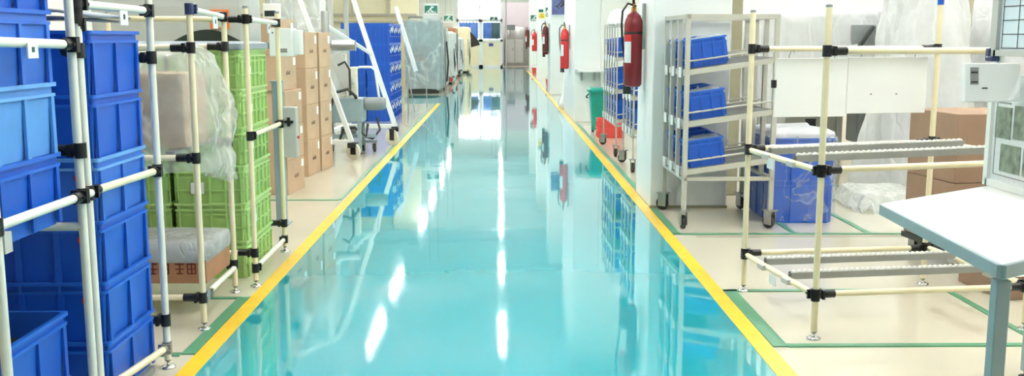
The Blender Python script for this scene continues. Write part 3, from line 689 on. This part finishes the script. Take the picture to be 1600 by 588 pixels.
sign('small green sign lowest on the right pillars',1.36,38.99,1.95,0.34,0.3,False)
t=thing('notice_board','yellow and white warning notice on the right pillar','notice',(1.31,22.85,1.93));MB().box(-.12,.12,-.005,.005,-.1,.28).build('board','card',t);MB().box(-.09,.1,-.008,-.005,-.02,.14).build('face','yellow',t);MB().box(-.09,.05,-.008,-.005,.17,.26).build('photo_strip','signgreen',t);t.location=(1.30,30.995,1.93)
MB().box(-.07,.07,-.01,-.008,.02,.04).box(-.05,.06,-.01,-.008,.08,.1).build('lettering','ink',t)
t=thing('safety_poster','wall poster with a dark machine picture on blue on a white pillar','poster',(1.43,22.98,1.82))
MB().box(-.25,.24,-.02,0,0,.45).build('board','white',t);MB().box(-.235,.225,-.023,-.02,.02,.44).build('print','poster',t)
k=MB();k.bar((-.12,-.025,.2),(.02,-.025,.34),.003,.03);k.bar((-.04,-.025,.2),(.14,-.025,.3),.003,.04);k.bar((.0,-.025,.25),(.1,-.025,.38),.003,.03);k.bar((-.16,-.025,.22),(-.06,-.025,.16),.003,.02);k.build('machine_picture','dark',t)
# machines in a row further along on the left
def bundle(label,x,y,w,d,h,mm,seed,cov=None):
    t=thing('wrapped_equipment',label,'machine',(x,y,0));MB().box(-w/2,w/2,-d/2,d/2,0.08,h*.9).build('body',mm,t,0.02);MB().box(-w/2+.05,w/2-.05,-d/2+.05,d/2-.05,0,.08).build('plinth','dark',t)
    MB().box(-w*.3,w*.3,-d*.3,d*.3,h*.9,h).build('top_unit','grey',t,0.02)
    MB().tube([(w/2+.01,-d/2,.2),(w/2+.05,-d/2,h*.4),(w/2+.01,-d/2,h*.7)],0.02,8).build('hose','rubber',t)
    MB().box(w/2-.2,w/2-.05,-d/2-.03,-d/2,h*.45,h*.75).build('panel','white',t,0.004)
    rnd=random.Random(seed+70)
    for k in range(4):
        x_=w/2-.02-.1*k;MB().tube([(x_,-d/2-.03,.1),(x_,-d/2-.05,h*rnd.uniform(.5,1.05))],rnd.choice((.012,.02)),8).build('pipe',rnd.choice(('steel','grey_d','white')),t)
    MB().box(w/2,w/2+.06,-d*.3,-d*.1,h*.5,h*.8).build('junction_box',rnd.choice(('grey_d','white')),t,.005);MB().box(w/2-.1,w/2-.03,-d/2-.1,-d/2-.04,.1,.2).build('valve',rnd.choice(('red','dark')),t,.01)
    if cov: drape('dust_cover',cov[1],x-w/2-.04,x+w/2+.04,y-d/2-.06,y+d/2+.04,h+.02,.25 if cov[0]!='cloth' else .12,cov[0],.05,.03,seed,cat='cover')
bundle('grey equipment cabinet just past the wrapped machine',-1.75,26.0,0.75,1.0,1.75,'grey',1)
bundle('white wrapped equipment third along the left row',-1.66,28.6,0.7,1.4,1.45,'white',2,('filmw','white plastic cover third along the left row'))
bundle('brown topped grey equipment beyond the partition corner',-1.68,31.8,0.6,1.6,1.8,'kraft_r',3)
bundle('equipment under a white cover near the far end',-1.62,34.6,0.6,1.6,1.3,'grey',4,('filmw','white plastic cover near the far left end'))
bundle('equipment under a cream cover at the far end',-1.52,38.2,0.7,2.2,1.7,'grey',5,('cloth','cream cloth cover on the last equipment before the far door'))
m=MB();m.add([(0,0,0),(0.38,-.02,.1),(0.3,-.02,.3),(0.0,0,.62),(0,.06,0),(0.38,.04,.1),(0.3,.04,.3),(0.0,.06,.62)],[(0,1,2,3),(7,6,5,4),(0,4,5,1),(1,5,6,2),(2,6,7,3),(3,7,4,0)]);o=m.build('dark_cloth','khaki');o.location=(-1.14,38.0,0.95);tag(o,'dark cloth hanging off the cream covered equipment','cloth')
# lobby cabinets
lc=None
for i,x in enumerate((0.5,0.93)):
    lb=('left','right')[i]+' white cabinet in the lobby beyond the far door'
    if lc is None:
        lc=thing('lobby_cabinet',lb,'cabinet',(x,47.6,0),0,'white lobby cabinets');MB().box(-.19,.19,-.2,.2,.15,1.25).build('body','white_g',lc,.01);MB().box(-.17,.17,-.21,-.2,.2,1.2).build('door','paper',lc,.01);MB().box(-.17,.17,-.18,.18,0,.15).build('plinth','grey',lc);MB().box(.1,.13,-.225,-.21,.7,.85).build('handle','steel',lc)
    else: copy_tree(lc,(x,47.6,0),0,lb)
t=thing('lobby_machine','grey round topped machine in the lobby behind the cabinets','machine',(0.85,49.2,0));MB().lathe([(.65,0),(.65,1.4),(.55,1.7),(.3,1.85),(.001,1.87)],seg=28).build('body','grey',t);MB().box(-.5,-.1,-.75,-.6,1.7,1.95).build('control_unit','grey_d',t,.01);MB().tube([(-.35,-.66,1.7),(-.35,-.66,1.4)],.03).build('neck','steel',t)
o=MB().tube([(0.28,45.0,0),(0.28,45.0,HZ)],0.035,12).build('standpipe','grey');tag(o,'thin grey vertical pipe beside the far doors','pipe')

# ================================================================== EXTINGUISHERS
def extinguisher(label,loc,r,h,m,rz=0,horn=True,group='wall mounted fire extinguishers'):
    t=thing('fire_extinguisher',label,'fire extinguisher',loc,rz,group)
    b=MB().lathe([(0.001,0),(r*.8,0.0),(r,0.02),(r,h-.12),(r*.95,h-.08),(r*.75,h-.035),(r*.4,h-.01),(r*.28,h+.0)],seg=28).build('cylinder',m,t)
    MB().lathe([(r+.002,h*.7),(r+.003,h*.705),(r+.003,h*.72),(r+.002,h*.725)],seg=28).build('band','black',t)
    MB().lathe([(.022,h-.01),(.022,h+.03),(.014,h+.03),(.014,h+.06)],seg=14).build('valve','brass',t)
    MB().bar((0,.0,h+.055),(-.02,-.11,h+.10),.02,.008).bar((0,0,h+.03),(0,-.1,h+.04),.018,.008).build('lever','black',t)
    hp=[(0,0,h+.045),(-.05,-.02,h+.06),(-r-.02,-.03,h-.0),(-r-.035,-.03,h-.1)]
    hp[-1]=(-r-.02,.02,h-.1)
    if horn: hp+=[(-r-.008,.05,h*.6),(-r*.8,.05,h*.3)]
    MB().tube(hp,0.009,8).build('hose','black',t)
    if horn: MB().tube([(-r*.8,.05,h*.32),(-r*.5,.05,-.03),(-r*.5,.05,-.06)],[.014,.034,.036],12).build('horn','dark',t)
    n=10;lab=[]
    for z in (h*.32,h*.60): lab.append([((r+.0015)*math.cos(a),(r+.0015)*math.sin(a),z) for a in [math.radians(-165+55*k/n) for k in range(n+1)]])
    MB().loft(lab,cap=False,closed=False).build('label','card',t)
    lab=[[((r+.0015)*math.cos(a),(r+.0015)*math.sin(a),z) for a in [math.radians(-165+55*k/n) for k in range(n+1)]] for z in (h*.605,h*.69)]
    MB().loft(lab,cap=False,closed=False).build('label','red',t)
    MB().box(r-.005,r+.02,-.03,.03,h*.5,h+.06).build('wall_bracket','steel',t)
    return t
extinguisher('big dark red fire extinguisher on the nearest white pillar',(1.068,7.95,0.915),0.073,0.60,'ext_dark')
extinguisher('bright red fire extinguisher on the second white pillar',(1.075,16.45,0.80),0.07,0.66,'ext_red')
extinguisher('dark brown fire extinguisher on the third pillar, left of its pair',(1.071,23.3,0.98),0.075,0.6,'ext_brown',horn=False)
extinguisher('dark red fire extinguisher with black horn on the third pillar',(1.09,23.75,0.92),0.07,0.68,'ext_dark')
extinguisher('small looking bright red fire extinguisher on the fourth pillar',(1.09,31.3,0.9),0.08,0.6,'ext_red',horn=False)
extinguisher('dark fire extinguisher on the farthest pillar',(1.09,39.3,0.95),0.08,0.7,'ext_brown')
for i,(x,y) in enumerate(((1.34,26.5),(1.3,36.8))):
    t=thing('floor_bucket',('nearer','farther')[i]+' small red bucket on the floor by the right wall','bucket',(x,y,0),0,'red buckets');MB().lathe([(.001,0),(.09,0),(.12,.22),(.125,.22),(.1,.2),(.08,.02),(.001,.02)],seg=20).build('pail','redp',t);MB().tube([(-.12,0,.2),(-.08,0,.3),(0,0,.33),(.08,0,.3),(.12,0,.2)],.005,6).build('handle','steel',t)

# ================================================================== RIGHT, MID: bin, crates, dispenser, shelf
t=thing('waste_bin','teal green wheeled waste bin beside the trolleys','waste bin',(1.40,13.75,0.04))
MB().loft([rrect(-.11,.11,-.13,.13,0,.03),rrect(-.15,.15,-.17,.17,.52,.03)],smooth=False).build('body','bingreen',t,.004)
MB().loft([rrect(-.17,.17,-.19,.19,.52,.03),rrect(-.17,.17,-.19,.19,.555,.03),rrect(-.15,.15,-.17,.17,.58,.03)],smooth=False).build('lid','bingreen',t,.003)
MB().tube([(-.17,-.1,.5),(-.2,-.1,.47),(-.2,-.02,.45),(-.17,-.02,.44)],.008,8).build('handle','black',t);MB().lathe([(.04,-.015),(.04,.015)],(-.1,.0,.0),14,'x').build('wheel','rubber',t);MB().lathe([(.04,-.015),(.04,.015)],(.1,.0,.0),14,'x').build('wheel','rubber',t)
for i,(x,y,z) in enumerate(((1.46,13.0,0),(1.46,13.0,0.125))):
    make_tote(0.36,0.27,0.13,('lower','upper')[i]+' red crate on the floor behind the trolley castors','redp','redp',6,4,loc=(x,y,z),group='red crates on the floor',name='storage_crate')
t=thing('wall_shelf','small white tray shelf fixed to the second pillar above the green bin','shelf',(1.37,15.1,0.80));MB().box(-.2,.2,-.3,.3,0,.03).build('board','white_g',t,.004);MB().bar((-.1,.28,0),(-.1,.28,-.15),.03,.03).bar((.1,.28,0),(.1,.28,-.15),.03,.03).build('bracket','steel',t)
t=thing('water_dispenser','white rounded plastic unit with dark grille past the second pillar','dispenser',(1.30,18.5,0));g=[]
for z,s in ((0,.8),(.05,.95),(.12,1),(.3,.62),(.7,.62),(.85,.55),(.95,.3)): g.append(rrect(-.2*s,.2*s,-.25*s,.25*s,z,.09*s,6))
MB().loft(g).build('body','white_g',t);MB().box(-.05,.12,-.175,-.14,.3,.75).build('grille','grey_d',t,.01)

# ================================================================== TROLLEYS
def trolley(label,loc,rz=0,group='grey flow rack trolleys',L=0.78,NL=3,s=0.032):
    t=thing('flow_trolley',label,'trolley',loc,rz,group)
    W=0.6;ys=[L*i/NL for i in range(NL+1)];Z0=0.13;ZT=1.46
    for x in (0,W):
        for i,y in enumerate(ys):
            zb=Z0 if i in(0,NL) else 0.35
            MB().box(x-s/2,x+s/2,y-s/2,y+s/2,zb,ZT).build('post','trolley',t,.003)
    for nm,za,zb in (('top_frame',ZT-.03,ZT),('base_frame',.335,.36)):
        f=MB()
        for y in (0,L): f.box(-s/2,W+s/2,y-s/2,y+s/2,za,zb)
        for x in (0,W): f.box(x-s/2,x+s/2,0,L,za+.001,zb-.001)
        f.build(nm,'trolley',t)
    for k,z in enumerate((1.07,0.72,0.39)):
        z1=z+0.085
        sh=MB()
        for y in (0,L): sh.bar((0,y,z),(W,y,z1),.02,.035)
        sh.bar((0,0,z),(0,L,z),.03,.04);sh.bar((W,0,z1),(W,L,z1),.03,.03)
        so=sh.build('shelf','trolley',t)
        rr=MB()
        for q in range(12):
            y=L*(q+.5)/12;rr.bar((0.0,y,z+.012),(W,y,z1+.012),.012,.016)
        rr.build('slide_rails','track',so)
        rl=MB()
        for y in [0.03]+[L*i/NL for i in range(NL)]: rl.tube([(0.0,y,z+.075),(W,y,z1+.075)],0.0055,8)
        rl.build('guide_rod','trolley',so)
        for q in range(NL):
            y=L*(q+.5)/NL;MB().box(-.027,-.021,y-.05,y+.035,z-.035,z+.035).build('label_holder','card',so)
    for x,y,a in ((0,0,0),(W,0,.5),(0,L,.9),(W,L,.3)): castor(t,x,y,0.047,'rubber',0.132,a)
    return t
T1=trolley('grey flow trolley of blue totes in front of the nearest pillar',(1.262,6.655,0),0.012)
st=None
def small_totes(ox,oy,which,NL=3):
    global st
    for k,z in enumerate((1.10,0.745,0.415)):
        for q in range(NL):
            y=oy+0.135+0.262*q;lv=('top','middle','bottom')[k];ln=('nearest','middle','farthest')[q] if NL==3 else ('nearest','second','third','fourth','farthest')[q]
            lb='small blue tote in the %s lane, %s shelf of the %s'%(ln,lv,which)
            if st is None: st=make_tote(0.27,0.225,0.19,lb,'blue','blue_rim',3,2,loc=(0,0,0),group='small blue totes on the trolleys',name='storage_tote');o=st
            else: o=copy_tree(st,None,0,lb)
            x=ox+.16;o.location=(x,y,z+.018);o.rotation_euler=(0,-math.atan(.085/.6),0)
small_totes(1.262,6.655,'near trolley')
# grey bags inside the totes
for k,z in enumerate((1.30,0.945,0.615)):
    m=MB();g=[]
    for i in range(13):
        row=[]
        for j in range(11):
            u,v=i/12-.5,j/10-.5;row.append((u*.25,v*.2,.022*max(0,1-(2*u)**4)*max(0,1-(2*v)**4)*(1+1.2*fbm((u*9,v*9,k)))))
        g.append(row)
    m.loft(g,cap=False,closed=False);o=m.build('parts_bag','lidgrey');o.location=(1.42,6.79,z-.004);o.rotation_euler=(0,-.14,0);tag(o,'crumpled grey bag filling the nearest tote on the %s shelf'%('top','middle','bottom')[k],'bag','grey bags in totes')
T2=trolley('second grey trolley, partly behind the nearest pillar',(1.30,9.55,0),0,s=.018)
T3=trolley('longer grey trolley with five lanes, by the green bin',(1.28,10.8,0),0,L=1.31,NL=5,s=.016)
small_totes(1.30,9.55,'second trolley');small_totes(1.28,10.8,'long trolley',5)
# white bags on the trolleys behind the extinguisher
for i,(x,y,z,w) in enumerate(((1.55,9.9,1.465,.2),(1.5,11.3,1.465,.2))):
    drape('plastic_sheet',('nearer','farther')[i]+' white plastic sheet bundled on top of the trolley behind the extinguisher',x-w,x+w,y-.3,y+.3,z+.16,z+.002,'filmw',.06,.02,20+i)
# ================================================================== RIGHT PIPE RACK
t=thing('pipe_rack','empty ivory pipe flow rack standing on the right floor bay','pipe rack',(1.368,4.135,0),math.radians(7.2))
Wd,Dp=1.0,0.835
P4=[(0,0),(0,Dp),(Wd,Dp),(Wd,0)]
for i,(x,y) in enumerate(P4): post(t,x,y,(1.432,1.432,1.62,1.432)[i])
LV=[(1.248,1.248),(0.745,0.765),(0.202,0.20)]
for k,(za,zb) in enumerate(LV):
    for y in (0,Dp):
        rail(t,(0,y,za),(Wd,y,zb));joint(t,(0,y,za),(1,0,0),0.085);joint(t,(Wd,y,zb),(-1,0,0),0.085)
    if k>0:
        rail(t,(0,0,za-.005),(0,Dp,za-.005));joint(t,(0,0,za-.006),(0,1,0),.05);joint(t,(0,Dp,za-.006),(0,-1,0),.04)
        rail(t,(Wd,0,zb+.005),(Wd,Dp,zb+.005));joint(t,(Wd,0,zb+.006),(0,1,0),.05);joint(t,(Wd,Dp,zb+.006),(0,-1,0),.04)
        for n_,y in enumerate((0.27,0.56)):
            tr=MB();q0=Vector((0.0,y,za+.018));q1=Vector((Wd,y,zb+.022));
            tr.bar(q0+Vector((0,-.017,0)),q1+Vector((0,-.017,0)),.004,.03);tr.bar(q0+Vector((0,.017,0)),q1+Vector((0,.017,0)),.004,.03);tr.bar(q0+Vector((0,0,-.013)),q1+Vector((0,0,-.013)),.036,.004)
            to=tr.build('roller_track','track',t)
            r0=MB().lathe([(.001,-.013),(.0105,-.013),(.012,-.01),(.012,.01),(.0105,.013),(.001,.013)],(0,0,0),12,'y').build('roller','roller',to)
            p0=q0+Vector((0,0,.012));N=38;r0.location=p0+(q1-q0)*.02
            for i in range(1,N):
                c=r0.copy();C.objects.link(c);c.parent=to;c.location=p0+(q1-q0)*(0.02+0.96*i/(N-1))
            br=MB();br.box(-.028,.02,y-.035,y+.035,za-.02,za+.004);br.build('track_bracket','grey',t,.002)
            MB().box(Wd-.02,Wd+.028,y-.035,y+.035,zb-.02,zb+.008).build('track_bracket','grey',t,.002)
MB().tube([(Wd,Dp,1.47),(Wd,Dp,1.61)],.016,12).build('blue_sleeve','blue',t);card(t,(-.02,0.5,0.735),.075,.05,'y');card(t,(-.02,0.42,0.185),.075,.045,'y')
MB().box(.60,.72,Dp-.02,Dp-.016,.06,.1).build('label_card','card',t)
# hanging white panels
def panel(label,x0,x1,z0,z1,hinge):
    R_=Matrix.Translation((1.368,4.135,0))@Matrix.Rotation(math.radians(7.2),4,'Z')
    o=thing('hanging_board',label,'panel',(1.368,4.135,0),math.radians(7.2),'white panels hung on the rack')
    y=Dp+.035
    MB().box(x0,x1,y,y+.012,z0,z1).build('sheet','white_g',o,.002)
    for x in (x0+.07,x1-.07): MB().tube([(x,y+.006,z1-.005),(x,y+.0,z1+.02),(x,y-.035,z1+.045),(x,y-.055,z1+.03)],.003,6).build('hook','steel',o)
    if hinge:
        h=MB();h.box(x0-.018,x0+.005,y-.004,y+.014,z0+.15,z0+.19);h.box(x0-.014,x0+.006,y-.006,y+.016,z0+.163,z0+.168);h.build('hinge','black',o)
    else:
        for x in (x0+.13,x0+.27): MB().lathe([(.005,0),(.005,.003)],(x,y-.003,z0+.1),8,'y').build('screw','steel',o)
panel('left white panel with black hinge hanging from the ivory rack rail',0.145,0.53,0.90,1.20,True)
panel('right white panel with two screws hanging from the ivory rack rail',0.535,0.97,0.915,1.205,False)
# ================================================================== WRAPPED BLUE TOTES (right)
for i in range(2):
    for c in range(1):
        make_tote(0.45,0.62,0.308,('lower','upper')[i]+' big blue tote wrapped in film behind the ivory rack','blue','blue_rim',3,3,loc=(2.13,7.15,0.30*i),group='film wrapped blue totes')
g=[]
for i in range(26):
    z=.02+.60*i/25;row=[]
    for p in rrect(-.24,.24,-.325,.325,z,.02,14):
        d=.010*fbm((p[0]*7,p[1]*7,z*9));row.append((p[0]*(1+d*3),p[1]*(1+d*2),z))
    g.append(row)
o=MB().loft(g,cap=False).build('cling_wrap','cling');o.location=(2.13,7.15,0);tag(o,'clear cling film wound round the big blue totes','cling film')
g=[]
for i,(sc,z) in enumerate(((.99,0),(1.02,.02),(1.0,.045),(.8,.055),(.4,.06),(.02,.06))):
    g.append([(p[0]*(1+.02*fbm((p[0]*14,p[1]*14,z*20))),p[1],p[2]+.02*fbm((p[0]*11,p[1]*11,i))) for p in rrect(-.225*sc,.225*sc,-.31*sc,.31*sc,z,.03*sc,12)])
o=MB().loft(g,cap=False).build('bubble_wrap','filmw');o.location=(2.13,7.15,.603);tag(o,'white bubble wrap lying on the wrapped blue totes','bubble wrap')
# ================================================================== RIGHT BACKGROUND MACHINES
t=thing('covered_machine','wide machine under a white plastic cover behind the ivory rack','machine',(3.1,9.4,0))
MB().box(-.8,.9,-.55,.6,.72,1.5).build('body','white',t,.03)
for x in (-.72,.82):
    for y in (-.5,.55): MB().box(x-.04,x+.04,y-.04,y+.04,0,.72).build('leg','grey',t,.004)
MB().box(-.05,.5,-.58,-.55,.9,1.35).build('panel','grey_d',t,.01);MB().box(.15,.3,-.5,-.2,.35,.72).build('drive_unit','grey_d',t,.02)
MB().lathe([(.02,0),(.02,.03)],(.02,-.6,1.2),12,'y').build('stop_button','red',t)
MB().box(.0,.22,-.66,-.6,1.18,1.42).build('valve_block','grey_d',t,.01);MB().tube([(.05,-.68,1.2),(.1,-.72,1.3),(.18,-.68,1.4)],.02,8).build('hose','dark',t)
MB().tube([(.3,-.4,.4),(.4,-.45,.2),(.55,-.4,.3),(.6,-.3,.7)],.03,10).build('hose','steel',t)
drape('plastic_cover','white plastic cover thrown over the wide machine behind the rack',2.26,4.05,8.78,10.1,1.55,.66,'filmw',.07,.06,11,peak=.05)
drape('plastic_cover','tall white plastic curtain hanging right of the white panels',3.25,3.72,8.05,8.45,2.6,.04,'filmw',.09,.16,31,e=.7)
drape('plastic_cover','white plastic sheet bunched beside the beige column',4.35,4.9,8.6,9.2,2.7,.1,'filmw',.1,.1,41,e=.7)
frame_machine('tall pale machine behind the hanging plastic on the right',4.9,6.2,8.9,10.3,2.5,15)
frame_machine('small grey machine under the panels on the right',3.05,3.6,10.4,11.2,.95,16)
t=thing('round_gauge','white round gauge unit left of the rack trolley top','gauge',(2.12,8.9,0));MB().box(-.07,.07,0,.3,0,1.3).build('stand','white',t,.01);MB().lathe([(.001,0),(.055,0),(.06,.02),(.06,.05)],(-.01,-.05,1.36),20,'y').build('dial','white',t);MB().box(-.03,.03,-.055,-.05,1.32,1.42).build('face','dark',t,.01);MB().tube([(-.01,0.1,1.3),(-.01,0.02,1.36)],.02).build('neck','steel',t)
# cartons right of the rack
for i,(h,z) in enumerate(((0.36,0.14),(0.385,0.502))):
    o=carton('carton',('lower','upper')[i]+' tan carton stacked beside the ivory rack, left of the notice board',0.62,0.5,h,(2.80,5.66,z),0.12,'kraft_d',side='y',marks=False,labelpatch=False,group='tan cartons on the right')
t=thing('pallet_dolly','dark low dolly carrying the tan cartons','dolly',(2.80,5.66,0),0.12);MB().box(-.32,.32,-.26,.26,.105,.138).build('deck','dark',t,.004)
for x in (-.26,.26):
    for y in (-.2,.2): castor(t,x,y,.04,'rubber',.105)
carton('carton','low open tan carton with a white slip beside the table leg',0.45,0.4,0.2,(2.72,4.98,0.0),0.1,'kraft_d',side='y',marks=False,labelpatch=False)
o=MB().box(-.07,.07,-.003,.0,0,.07).build('paper_slip','paper');o.location=(2.58,4.745,.125);o.rotation_euler=(-.35,0,.1);tag(o,'white paper slip leaning on the low tan carton','paper slip')
drape('plastic_sheet','loose white plastic sheet lying on the floor behind the ivory rack',2.75,3.25,7.3,7.9,.14,.02,'film',.06,.05,51)
# ================================================================== TABLE AND BOARDS
t=thing('work_table','white topped work table with blue grey edge at lower right','table')
out=[(1.235,2.35),(1.285,3.245),(1.86,3.66),(2.05,3.66),(2.05,2.90)]
MB().poly(out,0.728,0.75).build('table_top','white_g',t,.002)
e=MB()
def edge(p,q,off=.006):
    p=Vector((*p,.731));q=Vector((*q,.731));e.bar(p,q,.022,.036)
edge(out[0],out[1]);edge(out[1],out[2]);edge(out[4],out[0]);e.build('edge_rail','grey_b',t,.003)
for x,y in ((1.262,2.40),(2.03,3.62),(2.03,2.95)):
    l=MB().box(x-.018,x+.018,y-.018,y+.018,.03,.70).build('leg','grey_b',t,.003);MB().lathe([(.028,0),(.028,.01),(.01,.016),(.01,.035)],(x,y,0),14).build('foot','rubber',l)
t=thing('notice_board','white notice board with green tinted photos standing on the table','notice board',(1.850,3.69,0.751),0)
MB().box(0,.02,-1.0,0,0,.42).build('sheet','card',t,.002)
f=MB();f.box(-.012,.0,-.03,0,0,.42);f.box(-.012,0,-1.0,-.02,0,.025);f.build('frame','white',t)
def bp_(y0,y1,z0,z1,m,n): MB().box(-.003,0,y0,y1,z0,z1).build(n,m,t)
def onboard(): pass
bp_(-.16,-.05,.185,.30,'photo','photo_print');bp_(-.31,-.18,.19,.31,'photo','photo_print');bp_(-.24,-.10,.065,.165,'photo','photo_print');bp_(-.42,-.26,.065,.165,'photo','photo_print')
k=MB();k.box(-.002,0,-.15,-.065,.312,.318);k.box(-.002,0,-.055,-.052,.05,.32);k.box(-.002,0,-.5,-.055,.047,.05);k.build('printed_line','greyink',t)
t=thing('grid_board','hanging planning board with a dark grid and navy corner clip','planning board',(1.848,3.70,1.235),0)
MB().box(0,.018,-1.0,0,0.0,.75).build('sheet','gridp',t,.002)
f=MB();f.box(-.014,.0,-.045,0,0,.75);f.box(-.014,0,-1.0,-.03,0,.022);f.build('frame','grey',t)
k=MB()
for i in range(1,9): k.box(-.002,0,-1,-.06,.03+.05*(i-1)-.0015,.03+.05*(i-1)+.0015)
for i in range(8): k.box(-.002,0,-.062-.11*i-.002,-.062-.11*i,.03,.7)
k.build('grid_line','rubber',t)
MB().box(-.02,.02,-.012,.02,-.02,.03).box(-.03,.015,-.05,.0,-.02,0).build('corner_clip','navy',t,.006)
MB().box(0.001,.017,-.06,-.03,-.07,0).build('support','white',t);MB().box(0.001,.017,-.9,-.87,-.07,0).build('support','white',t)
t=thing('document_holder','milky white document holder hanging off the board edge','document holder',(1.735,3.45,1.08),0.06)
m=MB();m.m=Matrix.Rotation(-.12,4,'X');m.box(-.1,.102,0,.03,0,.135);m.build('pocket','holdr',t,.003)
m=MB();m.m=Matrix.Rotation(-.12,4,'X');m.box(-.082,-.052,-.001,0,.06,.12);po=m.build('printed_strip','greyink',t);po['label']='grey printed strip'
m=MB();m.m=Matrix.Rotation(-.12,4,'X');m.box(-.08,-.056,-.002,-.001,.10,.105);m.box(-.08,-.056,-.002,-.001,.066,.071);m.box(-.04,-.02,-.002,-.001,.045,.049);m.build('printed_line','black',t)

# ================================================================== CAMERA
f=1537.0;p=math.atan(234/f);a=math.atan(19*math.cos(p)/f)
cam=bpy.data.cameras.new('camera');co=bpy.data.objects.new('camera',cam);C.objects.link(co)
co.location=(0,0,1.3);co.rotation_euler=(PI/2-p,0,-a);cam.sensor_width=36;cam.lens=36*f/1600;cam.clip_end=200
S=bpy.context.scene;S.camera=co
S.view_settings.view_transform='Standard';S.view_settings.look='None';S.view_settings.gamma=1;S.view_settings.use_curve_mapping=False
S.view_settings.exposure=-0.1
